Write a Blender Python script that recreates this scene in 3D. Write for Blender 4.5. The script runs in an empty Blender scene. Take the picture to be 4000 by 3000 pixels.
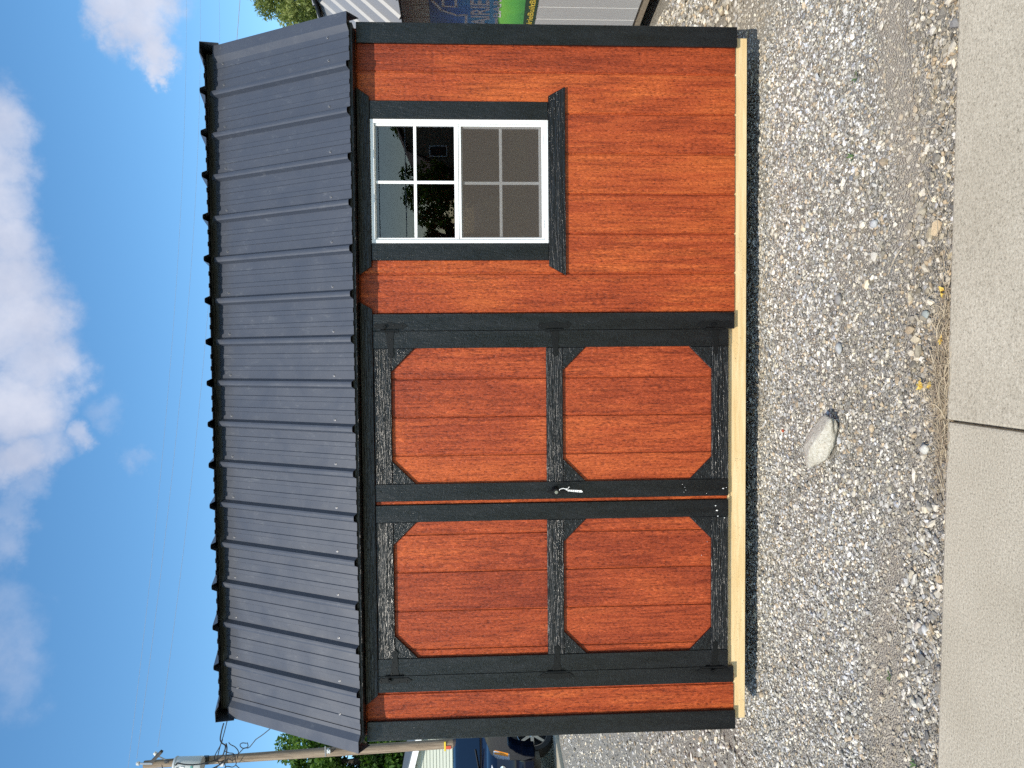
import bpy, bmesh, math, random
import numpy as np
from mathutils import Vector, Matrix, noise as mnoise
R = math.radians
random.seed(7); rng = np.random.default_rng(11)
S = bpy.context.scene
COL = S.collection

# ------------------------------------------------------------------ camera
CAM = Vector((0.161, -3.8835, 1.5234)); PITCH, YAW, ROLL = -0.05172, -0.03822, -0.01053
cf = Vector((math.sin(YAW)*math.cos(PITCH), math.cos(YAW)*math.cos(PITCH), math.sin(PITCH)))
cr = Vector((math.cos(YAW), -math.sin(YAW), 0)); cu = cr.cross(cf)
c_r = cr*math.cos(ROLL)+cu*math.sin(ROLL); c_u = -cr*math.sin(ROLL)+cu*math.cos(ROLL)
cam = bpy.data.cameras.new('camera'); co = bpy.data.objects.new('camera', cam); COL.objects.link(co)
cam.sensor_width = 36; cam.lens = 2950/4000*36; cam.clip_start = 0.05; cam.clip_end = 2000
X_, Y_, Z_ = -c_u, c_r, -cf          # the photograph is turned a quarter: the picture's left is up
co.matrix_world = Matrix(((X_.x, Y_.x, Z_.x, CAM.x), (X_.y, Y_.y, Z_.y, CAM.y), (X_.z, Y_.z, Z_.z, CAM.z), (0, 0, 0, 1)))
S.camera = co

# ------------------------------------------------------------------ sky, sun, exposure
SUN = Vector((-0.40, -1.0, 0.95)).normalized()
SUN_EL = math.asin(SUN.z); SUN_ROT = math.atan2(SUN.x, SUN.y)
w = bpy.data.worlds.new('World'); S.world = w; w.use_nodes = True
nt = w.node_tree; nt.nodes.clear()
out = nt.nodes.new('ShaderNodeOutputWorld'); bg = nt.nodes.new('ShaderNodeBackground')
sky = nt.nodes.new('ShaderNodeTexSky'); sky.sky_type = 'NISHITA'; sky.sun_disc = False
sky.sun_elevation = SUN_EL; sky.sun_rotation = SUN_ROT % (2*math.pi)
sky.air_density = 1.0; sky.dust_density = 0.6; sky.ozone_density = 2.0
bg.inputs['Strength'].default_value = 0.15
tc = nt.nodes.new('ShaderNodeTexCoord')
def wmath(op, a, b=None, clamp=False):
    n = nt.nodes.new('ShaderNodeMath'); n.operation = op; n.use_clamp = clamp
    for i, v in enumerate((a, b)):
        if v is None: continue
        if isinstance(v, (int, float)): n.inputs[i].default_value = v
        else: nt.links.new(v, n.inputs[i])
    return n.outputs[0]
def wnoise(scale, detail, rough, off):
    mp = nt.nodes.new('ShaderNodeMapping'); mp.inputs['Location'].default_value = off
    nt.links.new(tc.outputs['Generated'], mp.inputs[0])
    n = nt.nodes.new('ShaderNodeTexNoise'); n.inputs['Scale'].default_value = scale
    n.inputs['Detail'].default_value = detail; n.inputs['Roughness'].default_value = rough
    nt.links.new(mp.outputs[0], n.inputs['Vector']); return n
blobs = [((0.39,0.848,0.359),.046,1),((0.379,0.845,0.378),.037,1),((0.361,0.86,0.361),.037,1),((0.341,0.872,0.351),.026,1),((0.324,0.881,0.345),.02,.9),((0.309,0.887,0.343),.014,.8),((0.381,0.839,0.387),.02,.8),
 ((0.254,0.825,0.504),.045,.8),((0.22,0.838,0.499),.045,.85),((0.177,0.842,0.511),.05,.8),((0.129,0.851,0.51),.05,.85),((0.08,0.857,0.511),.055,.9),((0.029,0.864,0.503),.058,.95),((-0.007,0.875,0.484),.052,.9),((-0.013,0.889,0.458),.03,.6),((-0.054,0.862,0.504),.058,.95),((-0.055,0.879,0.474),.034,.7),((-0.098,0.887,0.452),.022,.7),((-0.106,0.868,0.486),.034,.7),((-0.119,0.852,0.509),.043,.9),((-0.15,0.857,0.493),.03,.55),((-0.178,0.843,0.508),.034,.55),((-0.211,0.834,0.511),.034,.5),((-0.272,0.82,0.504),.04,.36),((-0.313,0.81,0.495),.045,.39),((-0.349,0.801,0.486),.045,.41),((-0.062,0.904,0.423),.03,.42),((-0.076,0.907,0.414),.024,.36),((-0.123,0.909,0.397),.018,.42)]
ndist = wnoise(8.0, 7, .66, (3.1, 0, .7))
sub = nt.nodes.new('ShaderNodeVectorMath'); sub.operation = 'SUBTRACT'; nt.links.new(ndist.outputs['Color'], sub.inputs[0]); sub.inputs[1].default_value = (.5, .5, .5)
scl = nt.nodes.new('ShaderNodeVectorMath'); scl.operation = 'SCALE'; nt.links.new(sub.outputs[0], scl.inputs[0]); scl.inputs['Scale'].default_value = .12
dirn = nt.nodes.new('ShaderNodeVectorMath'); dirn.operation = 'ADD'; nt.links.new(tc.outputs['Generated'], dirn.inputs[0]); nt.links.new(scl.outputs[0], dirn.inputs[1])
acc = None
for c, r, k in blobs:
    d = nt.nodes.new('ShaderNodeVectorMath'); d.operation = 'DISTANCE'; nt.links.new(dirn.outputs[0], d.inputs[0]); d.inputs[1].default_value = c
    mr = nt.nodes.new('ShaderNodeMapRange'); mr.interpolation_type = 'SMOOTHERSTEP'
    mr.inputs['From Min'].default_value = r*1.75; mr.inputs['From Max'].default_value = r*.1; mr.inputs['To Max'].default_value = k
    nt.links.new(d.outputs['Value'], mr.inputs['Value'])
    acc = mr.outputs[0] if acc is None else wmath('MAXIMUM', acc, mr.outputs[0])
# the same kind of scattered cloud over the rest of the sky
far = nt.nodes.new('ShaderNodeVectorMath'); far.operation = 'DOT_PRODUCT'; nt.links.new(tc.outputs['Generated'], far.inputs[0]); far.inputs[1].default_value = (cf.x, cf.y, cf.z)
mk = nt.nodes.new('ShaderNodeMapRange'); mk.inputs['From Min'].default_value = .72; mk.inputs['From Max'].default_value = .6; nt.links.new(far.outputs['Value'], mk.inputs['Value'])
gn = wnoise(2.6, 5, .55, (1.7, 4.2, .3))
gr = nt.nodes.new('ShaderNodeMapRange'); gr.interpolation_type = 'SMOOTHSTEP'; gr.inputs['From Min'].default_value = .46; gr.inputs['From Max'].default_value = .66; nt.links.new(gn.outputs['Fac'], gr.inputs['Value'])
acc = wmath('MAXIMUM', acc, wmath('MULTIPLY', gr.outputs[0], mk.outputs[0]))
n2 = wnoise(15.0, 8, .6, (0, 1.3, 2.0))
den = wmath('SUBTRACT', wmath('MULTIPLY', acc, 1.2), wmath('MULTIPLY', wmath('SUBTRACT', 1.0, n2.outputs['Fac']), .7))
rmp = nt.nodes.new('ShaderNodeMapRange'); rmp.interpolation_type = 'SMOOTHSTEP'; rmp.inputs['From Min'].default_value = -.16; rmp.inputs['From Max'].default_value = .95; rmp.inputs['To Max'].default_value = .92
nt.links.new(den, rmp.inputs['Value'])
n3 = wnoise(7.0, 6, .6, (5, 5, 1))
cc = nt.nodes.new('ShaderNodeMix'); cc.data_type = 'RGBA'; cc.inputs['A'].default_value = (3.7, 4.0, 5.0, 1); cc.inputs['B'].default_value = (5.4, 5.5, 6.2, 1)
cr2 = nt.nodes.new('ShaderNodeMapRange'); cr2.inputs['From Min'].default_value = .35; cr2.inputs['From Max'].default_value = .65; nt.links.new(n3.outputs['Fac'], cr2.inputs['Value'])
nt.links.new(cr2.outputs[0], cc.inputs['Factor'])
mx = nt.nodes.new('ShaderNodeMix'); mx.data_type = 'RGBA'
nt.links.new(rmp.outputs[0], mx.inputs['Factor']); hsv = nt.nodes.new('ShaderNodeHueSaturation'); hsv.inputs['Saturation'].default_value = 1.22; hsv.inputs['Value'].default_value = 1.36; nt.links.new(sky.outputs[0], hsv.inputs['Color']); sg = nt.nodes.new('ShaderNodeVectorMath'); sg.operation = 'MULTIPLY'; sg.inputs[1].default_value = (.98, 1.06, 1.0); nt.links.new(hsv.outputs[0], sg.inputs[0]); nt.links.new(sg.outputs[0], mx.inputs['A']); nt.links.new(cc.outputs['Result'], mx.inputs['B'])
nt.links.new(mx.outputs['Result'], bg.inputs['Color']); nt.links.new(bg.outputs[0], out.inputs[0])

sl = bpy.data.lights.new('sun', 'SUN'); sl.energy = 4.3; sl.angle = R(.53); sl.color = (1, .93, .81)
so = bpy.data.objects.new('sun', sl); COL.objects.link(so); so.rotation_euler = (-SUN).to_track_quat('-Z', 'Y').to_euler(); so.location = SUN*30
S.cycles.use_denoising = False
vs = S.view_settings; vs.view_transform = 'Standard'; vs.look = 'None'; vs.exposure = 0.0; vs.gamma = 1; vs.use_curve_mapping = False

# ------------------------------------------------------------------ materials
MATS = {}
class Mat:
    def __init__(s, name, color=(.5, .5, .5), rough=.6, spec=.5, metal=0.0):
        s.m = bpy.data.materials.new(name); s.m.use_nodes = True; s.t = s.m.node_tree
        s.b = s.t.nodes['Principled BSDF']; s.o = s.t.nodes['Material Output']
        s.b.inputs['Base Color'].default_value = (*color, 1); s.b.inputs['Roughness'].default_value = rough
        s.b.inputs['Specular IOR Level'].default_value = spec; s.b.inputs['Metallic'].default_value = metal
        MATS[name] = s.m
    def n(s, typ, **kw):
        nd = s.t.nodes.new('ShaderNode'+typ)
        for k, v in kw.items(): setattr(nd, k, v)
        return nd
    def l(s, a, b): s.t.links.new(a, b)
    def pos(s, scale=(1, 1, 1), rnd=0.0, obj=False):
        if obj: g = s.n('TexCoord').outputs['Object']
        else: g = s.n('NewGeometry').outputs['Position']
        mp = s.n('Mapping'); mp.inputs['Scale'].default_value = scale; s.l(g, mp.inputs['Vector'])
        if rnd:
            oi = s.n('ObjectInfo'); m_ = s.n('Math', operation='MULTIPLY'); m_.inputs[1].default_value = rnd; s.l(oi.outputs['Random'], m_.inputs[0])
            s.l(m_.outputs[0], mp.inputs['Location'])
        return mp.outputs[0]
    def noise(s, vec, scale, detail=4, rough=.55, dist=0.0):
        nd = s.n('TexNoise'); nd.inputs['Scale'].default_value = scale; nd.inputs['Detail'].default_value = detail
        nd.inputs['Roughness'].default_value = rough; nd.inputs['Distortion'].default_value = dist
        s.l(vec, nd.inputs['Vector']); return nd.outputs['Fac']
    def ramp(s, fac, *stops):
        r = s.n('ValToRGB'); e = r.color_ramp.elements
        while len(e) < len(stops): e.new(.5)
        for el, (p, c) in zip(e, stops):
            el.position = p; el.color = (*c, 1) if len(c) == 3 else c
        s.l(fac, r.inputs[0]); return r.outputs[0]
    def mr(s, fac, a, b, c=0.0, d=1.0):
        r = s.n('MapRange'); r.inputs['From Min'].default_value = a; r.inputs['From Max'].default_value = b
        r.inputs['To Min'].default_value = c; r.inputs['To Max'].default_value = d; s.l(fac, r.inputs['Value']); return r.outputs[0]
    def mix(s, fac, a, b, blend='MIX'):
        m_ = s.n('Mix', data_type='RGBA', blend_type=blend)
        for sock, v in ((m_.inputs['Factor'], fac), (m_.inputs['A'], a), (m_.inputs['B'], b)):
            if isinstance(v, (int, float)): sock.default_value = v
            elif isinstance(v, tuple): sock.default_value = (*v, 1)
            else: s.l(v, sock)
        return m_.outputs['Result']
    def math(s, op, a, b):
        m_ = s.n('Math', operation=op)
        for i, v in enumerate((a, b)):
            if isinstance(v, (int, float)): m_.inputs[i].default_value = v
            else: s.l(v, m_.inputs[i])
        return m_.outputs[0]
    def color(s, c): s.l(c, s.b.inputs['Base Color']); return s
    def rough(s, c): s.l(c, s.b.inputs['Roughness']); return s
    def bump(s, h, dist, strength=1.0, prev=None):
        b = s.n('Bump'); b.inputs['Distance'].default_value = dist; b.inputs['Strength'].default_value = strength
        s.l(h, b.inputs['Height'])
        if prev is not None: s.l(prev, b.inputs['Normal'])
        s.l(b.outputs[0], s.b.inputs['Normal']); return b.outputs[0]
    def rand(s): return s.n('ObjectInfo').outputs['Random']

def stain(name, dark, mid, light):
    m = Mat(name, mid, .5, .35)
    a = m.noise(m.pos((1, 1, .05), 37.0), 30, 6, .65, .4)        # long brushed streaks
    b = m.noise(m.pos((1, 1, .30), 91.0), 170, 3, .6, .3)        # embossed grain flecks
    c = m.noise(m.pos((1, 1, .4), 13.0), 4.0, 3, .5)             # broad patches of stain
    e = m.noise(m.pos((1, 1, .06), 71.0), 95, 3, .6)             # fine long grain
    f = m.math('ADD', m.math('MULTIPLY', a, .5), m.math('MULTIPLY', c, .5))
    f = m.math('ADD', f, m.math('MULTIPLY', m.math('SUBTRACT', m.rand(), .5), .15))
    col = m.ramp(f, (.34, dark), (.49, mid), (.64, light))
    fl = m.ramp(b, (.35, (.45, .38, .34)), (.45, (.95, .93, .92)), (.58, (1.0, 1.0, 1.0)), (.68, (1.5, 1.62, 1.7)))
    gl_ = m.ramp(e, (.32, (.66, .61, .58)), (.48, (1.02, 1.02, 1.02)), (.68, (1.24, 1.3, 1.36)))
    m.color(m.mix(1.0, m.mix(1.0, col, fl, 'MULTIPLY'), gl_, 'MULTIPLY'))
    m.rough(m.mr(a, .3, .7, .38, .56))
    h = m.math('ADD', m.math('MULTIPLY', b, .9), m.math('MULTIPLY', e, .55))
    m.bump(h, .0055)
    return m.m
stain('stained_siding', (.225, .0335, .0098), (.34, .0565, .0138), (.455, .096, .0205))
stain('stained_door', (.22, .0325, .0105), (.335, .0565, .0155), (.445, .089, .022))

def black_paint(name, sc, amp=.003, base=(.0045, .0053, .0065), iso=.42):
    m = Mat(name, base, .3, .5)
    p = m.pos(sc, 61.0)
    a = m.noise(p, 120, 3, .6, .6); b = m.noise(m.pos((1, 1, 1), 17.0), 210, 2, .5); c = m.noise(p, 22, 3, .5)
    m.color(m.mix(m.mr(c, .35, .65), tuple(v*.75 for v in base), tuple(v*1.35 for v in base)))
    m.rough(m.mr(c, .3, .7, .2, .36))
    h = m.math('ADD', m.math('MULTIPLY', a, 1.0), m.math('MULTIPLY', b, iso))
    m.bump(h, amp)
    return m.m
black_paint('black_trim_upright', (1, 1, .16), .004, iso=.34)
black_paint('black_trim_level', (.06, 1, 1), .0055, iso=.08)
black_paint('black_trim_diagonal', (.5, 1, .5), .004)
m = Mat('hinge_black', (.0042, .0045, .005), .42, .3); m.bump(m.noise(m.pos(), 300, 2), .0003)
m = Mat('rubber', (.018, .018, .019), .75)
m = Mat('bright_metal', (.75, .75, .74), .22, .5, 1.0)
m = Mat('screw_steel', (.2, .205, .22), .35, .5, .6)
m = Mat('white_vinyl', (.86, .87, .87), .35, .5); m.bump(m.noise(m.pos(), 60, 2), .0004)
m = Mat('tag_white', (.82, .82, .8), .5)
m = Mat('ink', (.03, .03, .035), .6)

m = Mat('charcoal_metal', (.058, .066, .086), .3, .65)
nn = m.noise(m.pos((1, 1, 1)), 5.5, 4, .6, .8); scuff = m.noise(m.pos((3, 1, 1)), 16, 6, .72, 1.0)
dusty = m.math('MULTIPLY', m.mr(scuff, .56, .74, 0, 1), m.mr(nn, .42, .62, 0, 1))
m.color(m.mix(dusty, (.049, .0565, .076), (.11, .118, .134)))
m.rough(m.mr(nn, .3, .7, .32, .42)); m.bump(m.noise(m.pos((1, .4, .4)), 4.5, 2), .005)
m = Mat('pale_metal', (.31, .315, .32), .38, .5); m.bump(m.noise(m.pos((1, .4, .4)), 5, 2), .004)
m = Mat('dark_timber', (.05, .047, .043), .8)
m = Mat('dark_drip', (.02, .02, .022), .5)

def pine(name, c1, c2):
    m = Mat(name, c1, .6, .3)
    a = m.noise(m.pos((.08, 1, 1), 23), 60, 4, .55, .4); k = m.noise(m.pos((.6, 1, 1), 5), 9, 2, .5)
    sp = m.noise(m.pos((1, 1, 1)), 130, 3, .6)
    col = m.mix(m.mr(a, .35, .65), c1, c2)
    col = m.mix(m.math('MULTIPLY', m.mr(sp, .62, .7), m.mr(k, .5, .6)), col, (.13, .1, .06))
    m.color(col); m.bump(a, .0012); return m.m
pine('treated_pine', (.66, .47, .23), (.76, .58, .33))
pine('weathered_beam', (.3, .25, .19), (.42, .36, .28))
m = Mat('dark_interior', (.05, .045, .04), .9)
m = Mat('osb', (.22, .16, .1), .9)

def glass(name, tint=(.75, .8, .8), k=2.2):
    m = Mat(name); t = m.t; t.nodes.remove(m.b)
    tr = m.n('BsdfTransparent'); tr.inputs[0].default_value = (*tint, 1)
    gl = m.n('BsdfGlossy'); gl.inputs['Roughness'].default_value = 0.0; gl.inputs['Color'].default_value = (1.0, .9, .93, 1)
    fr = m.n('Fresnel'); fr.inputs['IOR'].default_value = 1.5
    mm = m.math('MULTIPLY', fr.outputs[0], k); ms = m.n('MixShader')
    m.l(mm, ms.inputs[0]); m.l(tr.outputs[0], ms.inputs[1]); m.l(gl.outputs[0], ms.inputs[2]); m.l(ms.outputs[0], m.o.inputs[0])
glass('window_glass', (.74, .76, .76), 1.4); glass('car_glass', (.12, .2, .22), 2.0)
m = Mat('insect_screen'); m.t.nodes.remove(m.b)
tr = m.n('BsdfTransparent'); df = m.n('BsdfDiffuse'); df.inputs[0].default_value = (.125, .107, .092, 1)
ms = m.n('MixShader'); wv = m.noise(m.pos((60, 1, 900)), 1, 1, .5)
m.l(m.mr(wv, .2, .8, .30, .38), ms.inputs[0]); m.l(tr.outputs[0], ms.inputs[1]); m.l(df.outputs[0], ms.inputs[2]); m.l(ms.outputs[0], m.o.inputs[0])

# ground: dirt amount is a mesh attribute
m = Mat('gravel_ground', (.2, .19, .175), .95, .2)
at = m.n('Attribute'); at.attribute_name = 'dirt'
vo = m.n('TexVoronoi'); vo.inputs['Scale'].default_value = 150; m.l(m.pos((1, 1, 1)), vo.inputs['Vector'])
stc = m.ramp(vo.outputs['Color'], (.1, (.17, .15, .122)), (.4, (.31, .283, .236)), (.7, (.42, .388, .33)), (.95, (.56, .52, .44)))
dn = m.noise(m.pos(), 190, 4, .65); drt = m.ramp(dn, (.3, (.32, .275, .21)), (.55, (.46, .405, .325)), (.75, (.56, .505, .425)))
m.color(m.mix(at.outputs['Fac'], stc, drt))
bb = m.bump(m.noise(m.pos(), 140, 4, .7), .0035)
m2 = m.n('Bump'); m2.inputs['Distance'].default_value = .008; m.l(vo.outputs['Distance'], m2.inputs['Height']); m2.invert = True
m.l(bb, m2.inputs['Normal']); m.l(m2.outputs[0], m.b.inputs['Normal'])
m = Mat('stone', (.35, .34, .32), .88, .25)
vc = m.n('Attribute'); vc.attribute_name = 'tint'
sn = m.noise(m.pos(), 260, 3, .6); m.color(m.mix(1.0, vc.outputs['Color'], m.ramp(sn, (.3, (.72, .72, .72)), (.7, (1.15, 1.15, 1.15))), 'MULTIPLY'))
m = Mat('concrete', (.5, .46, .4), .9, .2)
a = m.noise(m.pos(), 150, 5, .75); b = m.noise(m.pos(), 2.2, 4, .6); c = m.noise(m.pos((.25, 1.6, 1)), 70, 2, .6)
col = m.ramp(a, (.33, (.2, .172, .128)), (.43, (.47, .412, .315)), (.58, (.605, .535, .415)), (.70, (.75, .68, .555)))
col = m.mix(1.0, col, m.ramp(b, (.3, (.9, .89, .87)), (.7, (1.06, 1.06, 1.06))), 'MULTIPLY')
m.color(col); m.bump(m.math('ADD', a, m.math('MULTIPLY', c, .4)), .0022)
m = Mat('asphalt', (.05, .05, .052), .9); a = m.noise(m.pos(), 120, 3); m.color(m.ramp(a, (.3, (.03, .03, .032)), (.7, (.085, .085, .085))))
m = Mat('lawn_green', (.06, .1, .025), .9); a = m.noise(m.pos(), 14, 5); m.color(m.ramp(a, (.3, (.04, .07, .015)), (.7, (.11, .15, .04))))
m = Mat('limestone_rock', (.5, .46, .38), .9, .2)
a = m.noise(m.pos(), 75, 6, .68); b = m.noise(m.pos(), 15, 4, .6); pit = m.noise(m.pos(), 210, 2, .5)
col = m.ramp(a, (.3, (.34, .305, .24)), (.48, (.54, .5, .415)), (.7, (.69, .66, .58)))
col = m.mix(m.mr(pit, .3, .22), col, (.16, .14, .12)); m.color(m.mix(m.mr(b, .55, .75, 0, .4), col, (.52, .42, .3)))
m.bump(m.math('ADD', a, m.math('MULTIPLY', pit, .35)), .008)
m = Mat('straw', (.5, .4, .24), .8, .2); vcs = m.n('Attribute'); vcs.attribute_name = 'tint'; m.l(vcs.outputs['Color'], m.b.inputs['Base Color'])
m = Mat('yellow_leaf', (.68, .47, .08), .6); a = m.noise(m.pos(), 120, 3); m.color(m.ramp(a, (.35, (.5, .3, .06)), (.65, (.75, .56, .12))))
m = Mat('weed_green', (.07, .14, .03), .6)
m = Mat('terracotta', (.42, .09, .04), .8)
def foliage(name, c1, c2, c3):
    m = Mat(name, c2, .55, .3); at = m.n('Attribute'); at.attribute_name = 'tint'
    col = m.ramp(at.outputs['Fac'], (.0, c1), (.5, c2), (1.0, c3)); m.color(col)
    tl = m.n('BsdfTranslucent'); m.l(m.mix(1.0, col, (1.1, 1.25, .5), 'MULTIPLY'), tl.inputs[0]); ms = m.n('MixShader'); ms.inputs[0].default_value = .35
    m.l(m.b.outputs[0], ms.inputs[1]); m.l(tl.outputs[0], ms.inputs[2]); m.l(ms.outputs[0], m.o.inputs[0])
foliage('maple_leaves', (.025, .055, .013), (.06, .135, .022), (.16, .25, .04))
foliage('willow_leaves', (.08, .11, .03), (.19, .23, .065), (.34, .37, .13))
m = Mat('bark', (.06, .05, .04), .9); m.bump(m.noise(m.pos((1, 1, .2)), 20, 4), .02)
m = Mat('pole_wood', (.28, .22, .165), .85, .2); a = m.noise(m.pos((1, 1, .06)), 22, 5, .65); sp = m.noise(m.pos((1, 1, .4)), 30, 3)
m.color(m.mix(m.mr(sp, .66, .72), m.ramp(a, (.3, (.15, .115, .085)), (.55, (.29, .225, .165)), (.75, (.4, .33, .25))), (.05, .04, .035))); m.bump(a, .01)
m = Mat('galvanised', (.4, .41, .42), .45, .5, .7); m = Mat('transformer_grey', (.52, .55, .55), .42, .5)
m = Mat('porcelain', (.72, .72, .7), .2); m = Mat('teal_plate', (.02, .22, .2), .5); m = Mat('cable_black', (.012, .012, .013), .6)
m = Mat('cable_alu', (.55, .56, .57), .4, .5, .6); m = Mat('safety_yellow', (.7, .5, .03), .5); m = Mat('signal_red', (.5, .07, .03), .5)
m = Mat('sage_siding', (.46, .49, .42), .55, .4); m = Mat('white_trim', (.8, .81, .82), .5); m = Mat('slate_roof', (.1, .12, .14), .8)
m = Mat('grey_siding', (.57, .585, .6), .55, .4); m.bump(m.noise(m.pos((1, 1, .2)), 60, 4), .0015)
m = Mat('tan_siding', (.2, .16, .11), .7); m = Mat('brown_roof', (.05, .042, .037), .8)
m = Mat('navy_paint', (.003, .006, .018), .07, .3)
m = Mat('black_plastic', (.012, .012, .013), .4); m = Mat('chrome', (.8, .8, .8), .08, .5, 1.0); m = Mat('wheel_alloy', (.45, .46, .47), .2, .5, .9)
m = Mat('lamp_reflector', (.75, .77, .8), .15, .5, .8); m = Mat('amber_lens', (.75, .26, .01), .2); m = Mat('lamp_lens', (.6, .63, .68), .05, .6)
m = Mat('banner_blue', (.05, .14, .45), .45)
gsep = m.n('SeparateXYZ'); m.l(m.n('NewGeometry').outputs['Position'], gsep.inputs[0]); a = m.noise(m.pos(), 4.5, 3, .5)
f = m.math('ADD', m.mr(gsep.outputs['Z'], 1.85, 1.35, 0, .8), m.math('MULTIPLY', m.math('SUBTRACT', a, .5), .9))
m.color(m.ramp(f, (.05, (.06, .07, .36)), (.35, (.07, .2, .8)), (.7, (.1, .45, .92)), (1.0, (.3, .7, .92))))
m = Mat('banner_green', (.1, .4, .08), .45); gsep = m.n('SeparateXYZ'); m.l(m.n('NewGeometry').outputs['Position'], gsep.inputs[0]); a = m.noise(m.pos(), 9, 4, .6)
f = m.math('ADD', m.mr(gsep.outputs['Z'], 1.3, 1.08, 0, .8), m.math('MULTIPLY', m.math('SUBTRACT', a, .5), .7))
m.color(m.ramp(f, (.1, (.24, .68, .1)), (.5, (.14, .55, .1)), (.95, (.05, .27, .09))))
m = Mat('banner_dark', (.03, .07, .035), .45); m = Mat('banner_white', (.82, .83, .87), .45); m = Mat('banner_yellow', (.8, .62, .08), .45)

# ------------------------------------------------------------------ mesh helpers
class MB:
    def __init__(s): s.v = []; s.f = []
    def add(s, vs, fs):
        o = len(s.v); s.v += [tuple(v) for v in vs]; s.f += [tuple(i+o for i in f) for f in fs]; return s
    def box(s, x0, x1, y0, y1, z0, z1):
        vs = [(x, y, z) for z in (z0, z1) for y in (y0, y1) for x in (x0, x1)]
        return s.add(vs, [(0, 2, 3, 1), (4, 5, 7, 6), (0, 1, 5, 4), (2, 6, 7, 3), (0, 4, 6, 2), (1, 3, 7, 5)])
    def prism(s, poly, lo, hi, axis='y'):
        # poly in (x,z) for y, (y,z) for x, (x,y) for z
        def P(a, b, c): return {'y': (a, c, b), 'x': (c, a, b), 'z': (a, b, c)}[axis]
        n = len(poly); vs = [P(a, b, lo) for a, b in poly]+[P(a, b, hi) for a, b in poly]
        fs = [tuple(range(n)), tuple(range(2*n-1, n-1, -1))]+[(i, (i+1) % n+0, (i+1) % n+n, i+n) for i in range(n)]
        return s.add(vs, fs)
    def tube(s, pts, rad, n=6, caps=True):
        pts = [Vector(p) for p in pts]; m = len(pts)
        if isinstance(rad, (int, float)): rad = [rad]*m
        rings = []; up = None
        for i, p in enumerate(pts):
            t = (pts[min(i+1, m-1)]-pts[max(i-1, 0)]).normalized()
            if up is None: up = t.orthogonal().normalized()
            up = (up-t*up.dot(t)); up = up.normalized() if up.length > 1e-6 else t.orthogonal().normalized()
            b = t.cross(up); rings.append([p+(up*math.cos(2*math.pi*k/n)+b*math.sin(2*math.pi*k/n))*rad[i] for k in range(n)])
        vs = [v for r in rings for v in r]; fs = [(i*n+k, i*n+(k+1) % n, (i+1)*n+(k+1) % n, (i+1)*n+k) for i in range(m-1) for k in range(n)]
        if caps: fs += [tuple(range(n-1, -1, -1)), tuple((m-1)*n+k for k in range(n))]
        return s.add(vs, fs)
    def lathe(s, prof, n=20, axis='z', c=(0, 0, 0), caps=True):
        vs = []; m = len(prof)
        for r, h in prof:
            for k in range(n):
                a, b = r*math.cos(2*math.pi*k/n), r*math.sin(2*math.pi*k/n)
                v = {'z': (a, b, h), 'y': (a, h, b), 'x': (h, a, b)}[axis]; vs.append((v[0]+c[0], v[1]+c[1], v[2]+c[2]))
        fs = [(i*n+k, i*n+(k+1) % n, (i+1)*n+(k+1) % n, (i+1)*n+k) for i in range(m-1) for k in range(n)]
        if caps: fs += [tuple(range(n)), tuple((m-1)*n+k for k in range(n-1, -1, -1))]
        return s.add(vs, fs)
    def data(s, name, mat, bevel=0.0, smooth=False, seg=1):
        me = bpy.data.meshes.new(name); me.from_pydata(s.v, [], s.f); bm = bmesh.new(); bm.from_mesh(me)
        bmesh.ops.recalc_face_normals(bm, faces=bm.faces)
        if bevel:
            es = [e for e in bm.edges if len(e.link_faces) == 2 and e.calc_face_angle(0) > .5]
            bmesh.ops.bevel(bm, geom=es, offset=bevel, segments=seg, affect='EDGES', profile=.6, clamp_overlap=True)
        bm.to_mesh(me); bm.free()
        for mm in (mat if isinstance(mat, (list, tuple)) else [mat]): me.materials.append(MATS[mm])
        if smooth:
            me.shade_smooth()
            try: me.set_sharp_from_angle(angle=R(38))
            except Exception: pass
        return me
    def obj(s, name, mat, parent=None, bevel=0.0, smooth=False, seg=1):
        o = bpy.data.objects.new(name, s.data(name, mat, bevel, smooth, seg)); COL.objects.link(o); o.parent = parent; return o
def inst(name, me, parent, loc=(0, 0, 0), rot=(0, 0, 0), scale=(1, 1, 1)):
    o = bpy.data.objects.new(name, me); COL.objects.link(o); o.parent = parent; o.location = loc; o.rotation_euler = rot; o.scale = scale; return o
def empty(name, loc=(0, 0, 0), rz=0.0, parent=None):
    o = bpy.data.objects.new(name, None); o.empty_display_size = .1; COL.objects.link(o); o.location = loc; o.rotation_euler = (0, 0, rz); o.parent = parent; return o
def tag(o, label, cat, group=None):
    o['label'] = label; o['category'] = cat
    if group: o['group'] = group
    return o
def struct(o, kind='structure', label=None):
    o['kind'] = kind
    if label: o['label'] = label
    return o

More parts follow.
